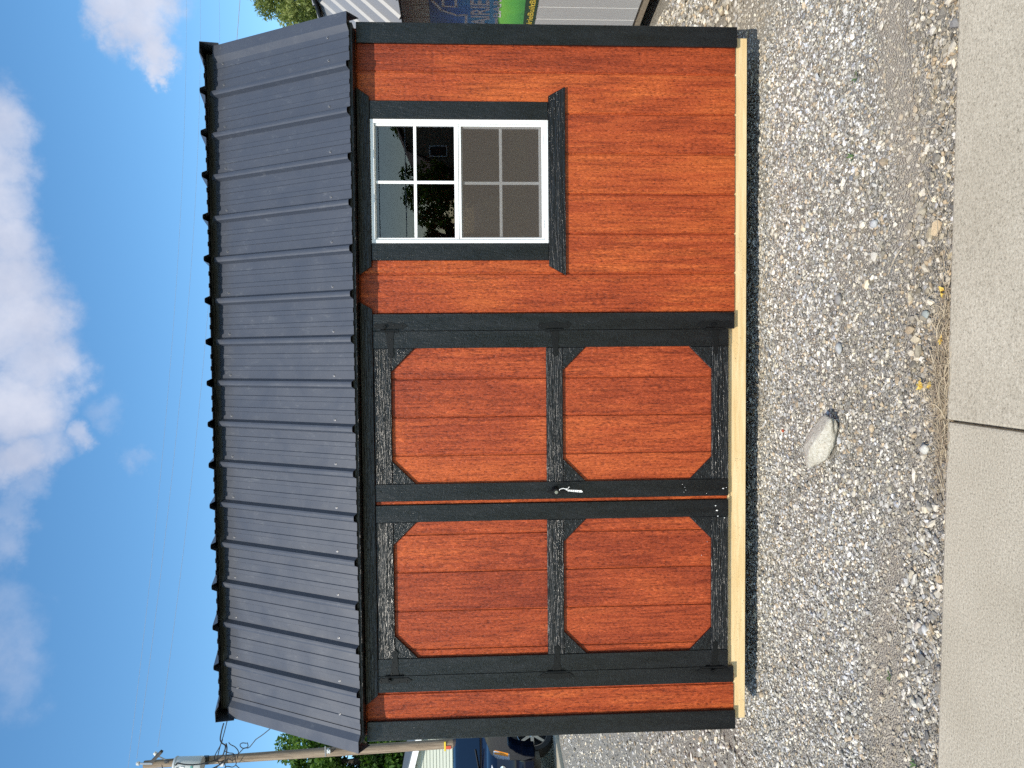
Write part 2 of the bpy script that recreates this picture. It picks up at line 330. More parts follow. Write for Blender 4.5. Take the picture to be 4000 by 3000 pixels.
# ------------------------------------------------------------------ ground, pavement, road
def vnoise(x, y, s, seed=0):
    # smooth value noise (numpy)
    x = np.asarray(x)*s+seed*17.3; y = np.asarray(y)*s+seed*5.1
    xi = np.floor(x).astype(np.int64); yi = np.floor(y).astype(np.int64); fx = x-xi; fy = y-yi
    fx = fx*fx*(3-2*fx); fy = fy*fy*(3-2*fy)
    def h(a, b):
        v = np.sin(a*127.1+b*311.7+seed*74.7)*43758.5453; return v-np.floor(v)
    return (h(xi, yi)*(1-fx)+h(xi+1, yi)*fx)*(1-fy)+(h(xi, yi+1)*(1-fx)+h(xi+1, yi+1)*fx)*fy
def edge_y(x): return -1.566-.025*x          # kerbless front edge of the pavement
def dirt(x, y):
    x = np.asarray(x, float); y = np.asarray(y, float)
    band = np.exp(-((y+1.25+.06*np.sin(x*2.3+1)+.05*(vnoise(x, y, 2.0, 3)-.5))/.13)**2)
    band = band*np.clip((np.abs(x-.05)-.35)/.35, .25, 1)
    corner = np.exp(-(((x-1.95)/.35)**2+((y-.35)/.45)**2))
    mid = .55*np.exp(-(((x-.62)/.3)**2+((y+.95)/.16)**2))
    n = vnoise(x, y, 5.5, 1)*.6+vnoise(x, y, 14, 2)*.4
    d = np.maximum(np.maximum(band, corner), mid)*1.25+(n-.62)*.9
    return np.clip(d, 0, 1)
def gz(x, y):
    near = np.exp(-(np.asarray(x)/6)**2-(np.asarray(y)/6)**2)
    return ((vnoise(x, y, 4, 5)-.5)*.014+(vnoise(x, y, 11, 6)-.5)*.007)*near-.006-.018*np.clip((np.asarray(y)+.3)/.4, 0, 1)*(np.abs(np.asarray(x)) < 2.2)*(np.asarray(y) < 4)
def axis_pts(lo, hi, c0, c1, fine):
    a = list(np.arange(c0, c1, fine)); st = fine; v = c1
    while v < hi: a.append(v); st *= 1.22; v += st
    a.append(hi); st = fine; v = c0; pre = []
    while True:
        v -= st; st *= 1.22
        if v <= lo: break
        pre.append(v)
    return np.array([lo]+pre[::-1]+a)
gx = axis_pts(-400, 400, -3, 3.4, .06); gy = axis_pts(-400, 600, -2.2, 3, .06)
GX, GY = np.meshgrid(gx, gy); nx, ny = len(gx), len(gy)
GZ = gz(GX, GY); gv = np.stack([GX, GY, GZ], -1).reshape(-1, 3)
ii = np.arange(nx*ny).reshape(ny, nx)
gf = np.stack([ii[:-1, :-1], ii[:-1, 1:], ii[1:, 1:], ii[1:, :-1]], -1).reshape(-1, 4)
def np_mesh(name, v, f, mat, attrs=None, smooth=False):
    me = bpy.data.meshes.new(name); k = f.shape[1]
    me.vertices.add(len(v)); me.vertices.foreach_set('co', v.astype(np.float32).ravel())
    me.loops.add(f.size); me.loops.foreach_set('vertex_index', f.astype(np.int32).ravel())
    me.polygons.add(len(f)); me.polygons.foreach_set('loop_start', np.arange(0, f.size, k, dtype=np.int32)); me.polygons.foreach_set('loop_total', np.full(len(f), k, np.int32))
    me.polygons.foreach_set('use_smooth', np.full(len(f), smooth))
    for nm, (typ, dat) in (attrs or {}).items():
        at = me.attributes.new(nm, typ, 'POINT'); at.data.foreach_set('value' if typ == 'FLOAT' else 'color', dat.astype(np.float32).ravel())
    me.update(calc_edges=True); me.materials.append(MATS[mat])
    o = bpy.data.objects.new(name, me); COL.objects.link(o); return o
ground = struct(np_mesh('ground', gv, gf, 'gravel_ground', {'dirt': ('FLOAT', dirt(GX, GY).ravel())}, True))

walk = struct(empty('pavement', (0, -2.4, 0)))
JX = -.0585
for x0, x1 in ((-7.0, -3.28), (-3.27, JX-.0035), (JX+.0035, 3.15), (3.16, 7.0)):
    jo = .014
    poly = [(x0+jo*0, edge_y(x0)+2.4), (x1, edge_y(x1)+2.4), (x1-.0, edge_y(x1)+.75), (x0, edge_y(x0)+.75)]
    mb = MB().prism(poly, -.12, .02 if x0 < -.5 and x1 < 0 else .023, 'z')
    mb.obj('slab', 'concrete', walk, bevel=.009, seg=2)
struct(MB().box(-7, 7, -3.3, -1.63, -.05, -.02).obj('pavement_base', 'gravel_ground'))
struct(MB().box(-200, 200, -16, -7.5, -.05, .008).obj('road', 'asphalt'))
struct(MB().box(-200, 200, -7.5, -3.22, -.05, .006).obj('verge', 'lawn_green'))
struct(MB().box(-200, 200, -120, -16, -.05, .012).obj('lawn', 'lawn_green'))
# driveway the car stands on
dv = MB().prism([(-7.25, 7.6), (-6.93, 10.4), (-6.8, 16), (-14, 16), (-14, 6.6), (-7.9, 6.6)], -.1, .06, 'z').obj('driveway', 'concrete', bevel=.01); struct(dv)

# --- gravel stones: angular crushed limestone, one mass
def stones(n, xr, yr, size, seed, keep=None, fade=None):
    g = np.random.default_rng(seed)
    x = g.uniform(*xr, n); y = g.uniform(*yr, n)
    k = y > edge_y(x)+.004
    k &= ~((np.abs(x) < 1.79) & (y > .5))
    k &= g.random(n) > dirt(x, y)*.72
    k &= ~((((x+.22)/.08)**2+((y+.735)/.08)**2) < 1)
    if keep is not None: k &= keep(x, y)
    if fade is not None: k &= g.random(n) < np.clip(fade(x, y), 0, 1)
    x = x[k]; y = y[k]; n = len(x)
    t = (1+5**.5)/2
    ico = np.array([(-1, t, 0), (1, t, 0), (-1, -t, 0), (1, -t, 0), (0, -1, t), (0, 1, t), (0, -1, -t), (0, 1, -t), (t, 0, -1), (t, 0, 1), (-t, 0, -1), (-t, 0, 1)], float); ico /= np.linalg.norm(ico[0])
    F = np.array([(0, 11, 5), (0, 5, 1), (0, 1, 7), (0, 7, 10), (0, 10, 11), (1, 5, 9), (5, 11, 4), (11, 10, 2), (10, 7, 6), (7, 1, 8), (3, 9, 4), (3, 4, 2), (3, 2, 6), (3, 6, 8), (3, 8, 9), (4, 9, 5), (2, 4, 11), (6, 2, 10), (8, 6, 7), (9, 8, 1)])
    v = ico[None]*(1+g.uniform(-.33, .28, (n, 12, 1)))
    v[:, :, :] += g.normal(0, .09, v.shape)
    s = size[0]*np.exp(g.normal(0, .42, n)); s = np.clip(s, size[0]*.45, size[1])*.5
    ax = np.stack([g.uniform(.9, 1.65, n), g.uniform(.75, 1.1, n), g.uniform(.42, .85, n)], -1)*s[:, None]
    v = v*ax[:, None, :]
    a = g.uniform(0, 2*np.pi, n); tl = g.normal(0, .45, n)
    c, sn = np.cos(tl)[:, None], np.sin(tl)[:, None]; v[:, :, 1], v[:, :, 2] = c*v[:, :, 1]-sn*v[:, :, 2], sn*v[:, :, 1]+c*v[:, :, 2]
    c, sn = np.cos(a)[:, None], np.sin(a)[:, None]; v[:, :, 0], v[:, :, 1] = c*v[:, :, 0]-sn*v[:, :, 1], sn*v[:, :, 0]+c*v[:, :, 1]
    v += np.stack([x, y, gz(x, y)+s*g.uniform(0, .8, n)], -1)[:, None, :]
    br = np.clip(np.exp(g.normal(-.94, .46, n)), .1, .76); warm = g.normal(.06, .045, n)
    tint = np.stack([br*(1+warm+.015), br*(1+.3*warm), br*(1-1.2*warm-.025)], -1)
    tan = g.random(n) < .09; tint[tan] = np.stack([.5*np.ones(tan.sum()), .4*np.ones(tan.sum()), .28*np.ones(tan.sum())], -1)*g.uniform(.7, 1.2, (tan.sum(), 1))
    dd = dirt(x, y)[:, None]*.55; tint = tint*(1-dd)+np.array([.47, .41, .325])*dd
    pw = np.clip(np.clip((-y-.55)/.8, 0, 1)*.55+(vnoise(x, y, 1.7, 8)*.6+vnoise(x, y, 4.1, 9)*.4-.5)*1.5, 0, 1)[:, None]
    tint = tint*(1-pw*np.array([.12, .19, .29]))*(1.12-.08*pw)
    tint = np.repeat(np.concatenate([tint, np.ones((n, 1))], 1)[:, None, :], 12, 1)
    f = (F[None]+(np.arange(n)*12)[:, None, None]).reshape(-1, 3)
    return v.reshape(-1, 3), f, tint.reshape(-1, 4)
parts = [stones(92000, (-2.35, 2.5), (-1.62, .45), (.0086, .02), 1),
         stones(900, (-2.35, 2.5), (-1.6, .4), (.018, .03), 2),
         stones(7000, (1.8, 2.85), (.4, 3.2), (.017, .04), 3),
         stones(21000, (-8.2, -1.75), (.4, 10.5), (.02, .04), 4, lambda x, y: (x < -1.9) & (x > -3.2-y*.5) & ~((x < -6.8) & (y > 6.6)), lambda x, y: (x+3.2+y*.5)/1.2+.15),
         stones(16000, (-6.0, -2.2), (-1.6, 3.0), (.015, .034), 7, None, lambda x, y: (x+6)/3.8),
         stones(11000, (2.4, 5.5), (-1.6, 2.0), (.015, .034), 8, None, lambda x, y: (5.5-x)/3.1),
         stones(1800, (1.9, 3.2), (-.9, .5), (.014, .03), 5),
         stones(900, (-2.2, 2.2), (-1.6, -1.32), (.017, .034), 6)]
vv = []; ff = []; tt = []; off = 0
for v, f, t in parts: vv.append(v); ff.append(f+off); tt.append(t); off += len(v)
gs = np_mesh('gravel', np.concatenate(vv), np.concatenate(ff), 'stone', {'tint': ('FLOAT_COLOR', np.concatenate(tt))})
struct(gs, 'stuff', 'grey and white crushed limestone gravel covering the lot')

# --- dry grass along the pavement edge
def straw(n, seed, pos, ln=(.03, .11)):
    g = np.random.default_rng(seed); V = []; Fc = []; T = []
    for i in range(n):
        x, y = pos(g); L = g.uniform(*ln); a = g.normal(0, .55) if g.random() < .7 else g.uniform(0, math.pi)
        if g.random() < .5: a += math.pi
        bend = g.normal(0, 1.5); wd = g.uniform(.0006, .0013); z0 = float(gz(x, y))+.008+g.uniform(0, .018); px, py, pz = x, y, z0; o = len(V); k = 5
        lift = g.uniform(-.02, .16)
        for j in range(k):
            nx_, ny_ = -math.sin(a), math.cos(a)
            V += [(px-nx_*wd, py-ny_*wd, pz), (px+nx_*wd, py+ny_*wd, pz+wd*.5)]
            st = L/(k-1); px += math.cos(a)*st; py += math.sin(a)*st; pz += lift*st*(1-1.6*j/k); a += bend/(k-1)
            py = max(py, float(edge_y(px))-.015)
        Fc += [(o+2*j, o+2*j+1, o+2*j+3, o+2*j+2) for j in range(k-1)]
        b = g.uniform(.6, 1.25); c = (.52*b, .42*b, .28*b) if g.random() < .75 else (.3*b, .23*b, .16*b)
        T += [(*c, 1)]*(2*k)
    return np.array(V), np.array(Fc), np.array(T)
sp = [straw(900, 1, lambda g: (g.normal(.07, .15), edge_y(0)+abs(g.normal(.0, .03))+.008)),
      straw(170, 2, lambda g: (g.uniform(-1.7, 1.7), edge_y(0)+.02+abs(g.normal(0, .03)))),
      straw(60, 3, lambda g: (g.uniform(-.1, .55), g.uniform(-.1, .1)), (.06, .2)),
      straw(70, 4, lambda g: (g.uniform(-1.8, 1.8), g.uniform(-1.45, -.5)), (.04, .12))]
vv = []; ff = []; tt = []; off = 0
for v, f, t in sp: vv.append(v); ff.append(f+off); tt.append(t); off += len(v)
struct(np_mesh('dry_grass', np.concatenate(vv), np.concatenate(ff), 'straw', {'tint': ('FLOAT_COLOR', np.concatenate(tt))}), 'stuff', 'straw coloured dry grass matted along the pavement edge')

# --- the big rock and larger loose stones
def rock(name, loc, size, rz, seed, mat, tint=None, sub=4, amp=.22, flat=.0):
    bm = bmesh.new(); bmesh.ops.create_icosphere(bm, subdivisions=sub, radius=1)
    rnd = random.Random(seed); planes = [(Vector((rnd.gauss(0, 1), rnd.gauss(0, 1), rnd.gauss(0, .8))).normalized(), rnd.uniform(.66, .9)) for _ in range(9)]
    for v in bm.verts:
        p = v.co.copy()
        for n_, d_ in planes:
            q = p.dot(n_)
            if q > d_: p -= n_*(q-d_)*.88
        k = mnoise.fractal(p*1.4+Vector((seed, 0, 0)), 1.0, 2.0, 4)*amp + mnoise.fractal(p*5+Vector((0, seed, 0)), .9, 2.1, 4)*amp*.22
        p *= 1+k; v.co = Vector((p.x*size[0], p.y*size[1], p.z*size[2]))
    me = bpy.data.meshes.new(name); bm.to_mesh(me); bm.free(); me.materials.append(MATS[mat]); me.shade_smooth()
    if tint:
        at = me.attributes.new('tint', 'FLOAT_COLOR', 'POINT'); at.data.foreach_set('color', np.tile(np.array((*tint, 1), np.float32), len(me.vertices)))
    o = bpy.data.objects.new(name, me); COL.objects.link(o); o.location = loc; o.rotation_euler = (0, 0, rz); return o
rk = rock('rock', (-.225, -.735, .043), (.165, .066, .052), R(-40), 14, 'limestone_rock', amp=.15)
tag(rk, 'big pale cream limestone rock lying on the gravel before the doors', 'rock')
for i, (x, y, s, t, lab) in enumerate([
    (.382, -.825, .026, (.3, .28, .26), 'smooth grey brown stone on dark gravel right of the big rock'),
    (.286, -1.425, .021, (.34, .36, .33), 'greenish grey stone in the dry grass by the pavement edge'),
    (-.783, -1.40, .023, (.55, .48, .4), 'tan rounded stone near the pavement at the left'),
    (-.778, -1.445, .021, (.62, .6, .57), 'whitish stone closest to the pavement beside a tan one'),
    (-.167, -1.43, .025, (.6, .57, .5), 'pale stone by the pavement just left of the slab joint'),
    (.175, -.83, .026, (.42, .42, .41), 'light grey angular stone in the middle of the gravel'),
    (.646, -1.09, .024, (.5, .5, .49), 'light grey stone on the brown dirt patch under the window')]):
    o = rock('stone', (x, y, s*.35), (s, s*.72, s*.55), i*1.3, 20+i, 'stone', t, 2, .25); tag(o, lab, 'stone')
def leaf_poly(sc, lobes, seed):
    g = random.Random(seed); pts = []; n = lobes*4
    for k in range(n):
        a = 2*math.pi*k/n; r = sc*(1 if k % 4 == 0 else .62 if k % 2 else .45)*g.uniform(.85, 1.1); pts.append((r*math.cos(a), r*math.sin(a)))
    return pts
for i, (x, y, s, lab) in enumerate([
    (.046, -1.415, .022, 'tan fallen leaf at the rim of the dry grass'), (.05, -1.465, .018, 'yellow green fallen leaf beside a tan leaf in the dry grass'),
    (.2, -1.525, .02, 'yellow fallen leaf touching the pavement edge'), (.352, -1.53, .026, 'largest crumpled yellow leaf against the pavement edge')]):
    pts = leaf_poly(s, 5, i); mb = MB(); vs = [(0, 0, s*.25)]+[(a, b, s*.3*math.sin(k*1.7)) for k, (a, b) in enumerate(pts)]
    mb.add(vs, [(0, k+1, (k+1) % len(pts)+1) for k in range(len(pts))]); o = mb.obj('fallen_leaf', 'yellow_leaf')
    o.location = (x, y, .018); o.rotation_euler = (.2*i, .15, i*1.1); tag(o, lab, 'leaf')
for i, (x, y, lab) in enumerate([(1.239, -.945, 'small green weed in the gravel under the window, nearest the right'), (.939, -.92, 'tiny two leaved green weed in the gravel below the window'),
                                 (-1.029, -1.225, 'green weed on the dirt strip in front of the left door'), (-1.273, -1.39, 'broad green weed at the pavement edge at far left')]):
    mb = MB(); g = random.Random(i)
    for k in range(9):
        a = g.uniform(0, 6.28); L = g.uniform(.015, .034); wd = .0035; c, s_ = math.cos(a), math.sin(a)
        mb.add([(0, 0, 0), (c*L*.5-s_*wd, s_*L*.5+c*wd, L*.45), (c*L, s_*L, L*.5), (c*L*.5+s_*wd, s_*L*.5-c*wd, L*.45)], [(0, 1, 2, 3)])
    o = mb.obj('weed', 'weed_green'); o.location = (x, y, 0); tag(o, lab, 'weed')
o = rock('clay_shard', (-.219, -.275, .012), (.012, .007, .008), .5, 77, 'terracotta', None, 1); tag(o, 'small red clay shard on the gravel left of the rock', 'shard')

# ------------------------------------------------------------------ THE SHED
shed = tag(empty('garden_shed'), 'red brown stained garden shed with black trim and charcoal gambrel metal roof', 'shed')
ZB = .155; ZT = 2.09; HX = 1.829; DEP = 3.05; TY = -.020
GP = .2032
def board(poly, y0, y1, parent, mat='stained_siding', axis='y', name='board'):
    return MB().prism(poly, y0, y1, axis).obj(name, mat, parent, bevel=.0034)
def rect(x0, x1, z0, z1): return [(x0, z0), (x1, z0), (x1, z1), (x0, z1)]

# floor frame
base = MB().box(-1.785, 1.785, .011, .049, .091, .235).obj('rim_joist', 'treated_pine', shed, bevel=.002)
MB().box(-1.785, 1.785, DEP-.049, DEP-.011, .091, .235).obj('rim_joist', 'treated_pine', shed, bevel=.002)
for sx in (-1.785, 1.747): MB().box(sx, sx+.038, .05, DEP-.05, .0925, .2345).obj('rim_joist', 'treated_pine', shed, bevel=.002)
MB().box(-1.745, 1.745, .05, DEP-.05, .18, .236).obj('floor_deck', 'osb', shed)
for y in (.55, 1.5, 2.45): MB().box(-1.76, 1.76, y, y+.089, -.02, .0915).obj('skid', 'treated_pine', shed, bevel=.004)
MB().box(-1.50, .30, -.0015, .0105, .183, .206).obj('sill_strip', 'treated_pine', shed)

# front wall
fw = MB().prism([(.32, ZB+.004), (1.80, ZB+.004), (1.80, 2.11), (-1.80, 2.11), (-1.80, ZB+.004), (-1.53, ZB+.004), (-1.53, 2.075), (.32, 2.075), (.32, 1.101), (.69, 1.101), (.69, 2.06), (1.395, 2.06), (1.395, 1.10), (.32, 1.10)], .0065, .0108, 'y')
fw = fw.obj('front_wall', 'stained_siding', shed)
gap = .0042
gr = [.374, .578, .781, .984, 1.187, 1.391, 1.594, 1.797]
WX0, WX1, WZ0, WZ1 = .69, 1.395, 1.10, 2.06
for x0, x1 in [(.33, .374)]+list(zip(gr[:-1], gr[1:])):
    a, b = x0+gap, x1-gap
    if b <= WX0 or a >= WX1: board(rect(a, b, ZB, ZT), 0, .0105, fw)
    elif a < WX0: board([(a, ZB), (b, ZB), (b, WZ0), (WX0, WZ0), (WX0, ZT), (a, ZT)], 0, .0105, fw)
    elif b > WX1: board([(a, ZB), (b, ZB), (b, ZT), (WX1, ZT), (WX1, WZ0), (a, WZ0)], 0, .0105, fw)
    else: board(rect(a, b, ZB, WZ0), 0, .0105, fw)
for x0, x1 in ((-1.589, -1.53), (-1.79, -1.589)): board(rect(x0+gap, x1-gap, ZB, ZT), 0, .0105, fw)
# framing behind the front wall so that the shed is closed
fr = MB()
for x0, x1, z0, z1 in ((.30, 1.79, .237, 1.10), (.30, .70, 1.1, 2.09), (1.385, 1.79, 1.1, 2.09), (.70, 1.385, 2.06, 2.09), (-1.79, -1.5, .237, 2.09), (-1.5, .30, 2.06, 2.09)):
    fr.box(x0, x1, .0115, .06, z0, z1)
fr.obj('wall_framing', 'dark_interior', shed)

# trim boards
def trim(name, poly, y0, mat, parent, y1=-.0005, bv=.0025): return MB().prism(poly, y0, y1, 'y').obj(name, mat, parent, bevel=bv)
for s in (-1, 1):
    xo, xi = s*HX, s*1.727
    trim('corner_trim', rect(min(xo, xi), max(xo, xi), .153, 2.088), TY, 'black_trim_upright', shed)
    MB().box(min(s*1.8115, s*1.829), max(s*1.8115, s*1.829), .0005, .09, .153, 2.088).obj('corner_trim', 'black_trim_upright', shed, bevel=.002)
trim('header_board', [(-1.588, 2.028), (.400, 2.028), (.436, 2.092), (-1.64, 2.092)], TY-.001, 'black_trim_level', shed)
for x0, x1 in ((.289, .374), (-1.575, -1.490)): trim('door_jamb', rect(x0, x1, .164, 2.0265), TY, 'black_trim_upright', shed, bv=.001)

# doors
def make_door(x0, x1, z0, z1, grooves, hinge_right):
    d = MB().box(x0+.004, x1-.004, .0065, .03, z0+.002, 2.055).obj('door', 'stained_door', shed)
    gs_ = [x0+.004]+sorted(grooves)+[x1-.004]
    for a, b in zip(gs_[:-1], gs_[1:]):
        if b-a > .02: board(rect(a+gap*.8, b-gap*.8, z0+.003, 2.05), .0, .0064, d, 'stained_door')
    sw = .0885
    for a, b in ((x0, x0+sw), (x1-sw, x1)): trim('stile', rect(a+.0005, b-.0005, z0, 2.0255), TY, 'black_trim_upright', d, bv=.001)
    xa, xb = x0+sw, x1-sw
    rails = [(1.938, 2.0255), (1.061, 1.147), (.194, .2825)]
    for a, b in rails: trim('rail', rect(xa+.0002, xb-.0002, a, b), TY+.0004, 'black_trim_level', d)
    g = .118
    for lo, hi in ((1.147, 1.938), (.2825, 1.061)):
        for cx, sx in ((xa, 1), (xb, -1)):
            for cz, sz in ((lo, 1), (hi, -1)):
                if lo > 1 and sz == 1: continue
                tri = [(cx, cz+.0003*sz), (cx+sx*g, cz+.0003*sz), (cx, cz+sz*g)]
                trim('corner_gusset', tri, TY+.003, 'black_trim_diagonal', d)
    return d
DZ0 = .194
door_r = make_door(-.583, .2875, DZ0, 2.03, [.043, -.153, -.351], True)
door_l = make_door(-1.4885, -.603, DZ0, 2.03, [-.76, -.956, -1.159, -1.36], False)
MB().box(-.6025, -.584, -.006, .012, .196, 2.024).obj('astragal', 'stained_siding', shed, bevel=.002)

# little white paint splashes low on the doors
spl = MB().lathe([(.0055, 0), (.0045, -.0008), (.0005, -.0012)], 8, 'y').data('paint_splash', 'tag_white')
for d, pts in ((door_r, [(-.545, .222, 1.2), (-.55, .42, .5), (-.535, .425, .45), (-.56, .43, .4), (-.52, .438, .5), (-.57, .31, .5), (-.54, .205, .6), (-.47, .36, .6)]),
               (door_l, [(-.66, .255, 1.5), (-.635, .262, 1.0), (-.69, .25, 1.0), (-.70, .215, .9), (-.83, .30, .5), (-.96, .24, .5), (-.90, .33, .5)])):
    for x, z, k in pts:
        inside = (x < -.49 and d is door_r) or (x > -.71 and d is door_l) or z < .283
        inst('paint_splash', spl, d, (x, (TY if inside else 0)-.0002, z), scale=(k*.45, 1, k*.75))
# hinges
K = .000157
leafo = [(110,630),(215,545),(260,510),(300,540),(360,555),(420,530),(550,515),(640,480),(740,485),(820,520),(940,535),(1010,550),(1060,530),(1110,490),(1200,560),(1260,600),(1190,650),(1110,710),(1060,700),(1000,690),(600,700),(400,715),(330,690),(240,730),(190,680)]
strapo = [(545,795),(550,880),(575,930),(580,1050),(600,1200),(635,1400),(640,1440),(605,1490),(620,1560),(720,1650),(800,1560),(820,1500),(785,1440),(790,1380),(810,1150),(805,960),(830,900),(830,795)]
def hinge_mesh(s):
    mb = MB(); Yh = TY-.0012
    for o in (leafo, strapo): mb.prism([(s*(y-760)*K, -(x-690)*K) for x, y in o], Yh-.0028, Yh, 'y')
    mb.tube([(0, Yh-.006, -(375-690)*K), (0, Yh-.006, -(985-690)*K)], .0048, 8)
    mb.tube([(0, Yh-.006, -(500-690)*K), (0, Yh-.006, -(850-690)*K)], .0054, 8)
    for x, y in ((240, 615), (825, 575), (1095, 600), (605, 855), (735, 1040), (655, 1220), (700, 1515), (480, 650)):
        mb.lathe([(.0042, Yh-.0028), (.0038, Yh-.0045), (.0018, Yh-.0052)], 8, 'y', (s*(y-760)*K, 0, -(x-690)*K))
    return mb.data('hinge', 'hinge_black', .0006)
def knob_mesh():
    return MB().lathe([(.0095, 0), (.0095, -.012), (.0085, -.016), (.004, -.016), (.004, -.011), (.0005, -.011)], 14, 'y').data('hinge_bolt', 'hinge_black', 0, True)
hm_r, hm_l, km = hinge_mesh(-1), hinge_mesh(1), knob_mesh()
for d, me, px in ((door_r, hm_r, .2895), (door_l, hm_l, -1.4885)):
    for z in (1.942, 1.102, .268):
        inst('hinge', me, d, (px, 0, z))
        if z != 1.102: inst('hinge_bolt', km, d, (px+(.02 if px > 0 else -.02), TY-.004, z+(.026 if z > 1 else .012)))
# handle with lock and the tag that hangs from it
hx, hz = -.537, 1.106
hd = MB()
hd.lathe([(.02, TY-.0005), (.02, TY-.006), (.0135, TY-.012), (.012, TY-.045), (.0175, TY-.052), (.0175, TY-.066), (.0005, TY-.067)], 18, 'y', (hx, 0, hz))
for sgn, L in ((1, .046), (-1, .052)):
    hd.prism([(hx-.010, hz), (hx+.010, hz), (hx+.006, hz+sgn*L), (hx-.004, hz+sgn*L*1.03)], TY-.064, TY-.051, 'y')
hd.obj('handle', 'hinge_black', door_r, bevel=.0018, smooth=True)
MB().lathe([(.0095, TY-.0675), (.0088, TY-.0705), (.0005, TY-.0706)], 16, 'y', (hx, 0, hz)).obj('lock_cylinder', 'bright_metal', door_r, smooth=True)
tg = tag(empty('key_tag', (hx, TY-.06, hz-.03)), 'white cable tie and paper key tag hanging from the black door handle', 'tag')
MB().tube([(.0, .0, .018), (.014, -.004, .012), (.019, -.004, -.004), (.016, -.006, -.018), (.012, -.007, -.026)], .0022, 6).obj('cable_tie', 'tag_white', tg, smooth=True)
MB().box(.010, .019, -.013, -.006, -.027, -.019).obj('tie_head', 'tag_white', tg, bevel=.001)
MB().tube([(.012, -.008, -.024), (.028, -.012, -.036)], .0015, 5).obj('tie_end', 'tag_white', tg)
MB().prism([(.0125, -.026), (.0045, -.028), (-.003, -.098), (-.0005, -.106), (.0085, -.098)], -.0095, -.0085, 'y').obj('paper_tag', 'tag_white', tg)
for k in range(5): MB().prism([(.0065-.0013*k+.002*(k % 2), -.037-.011*k), (.0105-.0012*k, -.040-.011*k), (.0095-.0012*k, -.042-.011*k), (.0050-.0013*k+.002*(k % 2), -.040-.011*k)], -.0101, -.0096, 'y').obj('handwriting', 'ink', tg)

# window
WX = (.731, 1.354); WZ = (1.128, 2.027)
win = MB()
x0, x1 = WX; z0, z1 = WZ; fwid = .020
for a, b, c, d in ((x0, x0+fwid, z0, z1), (x1-fwid, x1, z0, z1), (x0+fwid, x1-fwid, z0, z0+fwid), (x0+fwid, x1-fwid, z1-fwid, z1)): win.box(a, b, -.012, .055, c, d)
win = win.obj('window', 'white_vinyl', shed, bevel=.002)
zm = 1.585
def sash(za, zb, yf, yb, bot=.022, top=.022, side=.014):
    mb = MB(); a, b = x0+fwid+.0005, x1-fwid-.0005
    mb.box(a, a+side, yf, yb, za, zb); mb.box(b-side, b, yf, yb, za, zb); mb.box(a+side, b-side, yf, yb, za, za+bot); mb.box(a+side, b-side, yf, yb, zb-top, zb)
    mb.obj('sash', 'white_vinyl', win, bevel=.002); return a+side, b-side, za+bot, zb-top
def panes(a, b, c, d, y):
    cx, cz = (a+b)/2, (c+d)/2; mw = .0075
    MB().box(cx-mw, cx+mw, y-.006, y+.004, c, d).obj('muntin', 'white_vinyl', win, bevel=.0015)
    for u0, u1 in ((a, cx-mw), (cx+mw, b)): MB().box(u0, u1, y-.0055, y+.0035, cz-mw, cz+mw).obj('muntin', 'white_vinyl', win, bevel=.0015)
    for u0, u1 in ((a, cx-mw), (cx+mw, b)):
        for v0, v1 in ((c, cz-mw), (cz+mw, d)): MB().box(u0, u1, y-.001, y+.001, v0, v1).obj('pane', 'window_glass', win)
pa = sash(zm, z1-fwid-.0005, .0, .03, .021, .004, .010); panes(*pa, .012)
pb = sash(z0+fwid+.0005, zm-.001, .014, .045, .026, .02, .016); panes(*pb, .028)
sc = MB(); a, b, c, d = x0+fwid+.001, x1-fwid-.001, z0+fwid+.001, zm-.002
for q in ((a, a+.010, c, d), (b-.010, b, c, d), (a+.010, b-.010, c, c+.012), (a+.010, b-.010, d-.012, d)): sc.box(q[0], q[1], .001, .011, q[2], q[3])
sc.obj('screen_frame', 'white_vinyl', win, bevel=.0015)
MB().box(a+.009, b-.009, .006, .0064, c+.01, d-.01).obj('insect_screen', 'insect_screen', win)
for q in ((x0+.075, x0+.12), (x1-.12, x1-.075)): MB().box(q[0], q[1], -.004, .0005, z0+fwid+.004, z0+fwid+.011).obj('screen_latch', 'white_vinyl', win)
trim('side_casing', rect(1.3545, 1.4425, 1.1285, 2.0265), TY, 'black_trim_upright', win)
trim('side_casing', rect(.6445, .7305, 1.1285, 2.0265), TY, 'black_trim_upright', win)
trim('head_casing', [(.615, 2.0275), (1.463, 2.0275), (1.506, 2.092), (.571, 2.092)], TY-.001, 'black_trim_level', win)
trim('sill_casing', [(.567, 1.041), (1.520, 1.041), (1.472, 1.1275), (.616, 1.1275)], TY-.001, 'black_trim_level', win)

# roof
E0 = Vector((0, -.112, 2.108)); T0 = Vector((0, .338, 2.905)); sd = (T0-E0); SL = sd.length; sdn = sd.normalized(); sn_ = Vector((0, -sdn.z, sdn.y))
UP0 = Vector((0, .268, 2.931)); RZ = Vector((0, DEP/2, 3.215)); ud = (RZ-UP0); UL = ud.length; udn = ud.normalized(); un_ = Vector((0, -udn.z, udn.y))
RP = .2225; RIB0 = .024
def rib_profile(xa, xb, xs):
    # major trapezoid ribs with two low stiffening ribs between each pair
    pts = [(xa, 0)]
    for k, c in enumerate(xs):
        for dx, h in ((-.0245, 0), (-.0125, .025), (-.004, .0265), (.004, .0265), (.0125, .025), (.0245, 0)): pts.append((c+dx, h))
        for q in (.355, .645):
            for dx, h in ((-.0135, 0), (-.0105, .0042), (.0105, .0042), (.0135, 0)): pts.append((c+RP*q+dx, h))
    pts = sorted(p for p in pts if xa <= p[0] <= xb); pts.append((xb, 0)); return pts
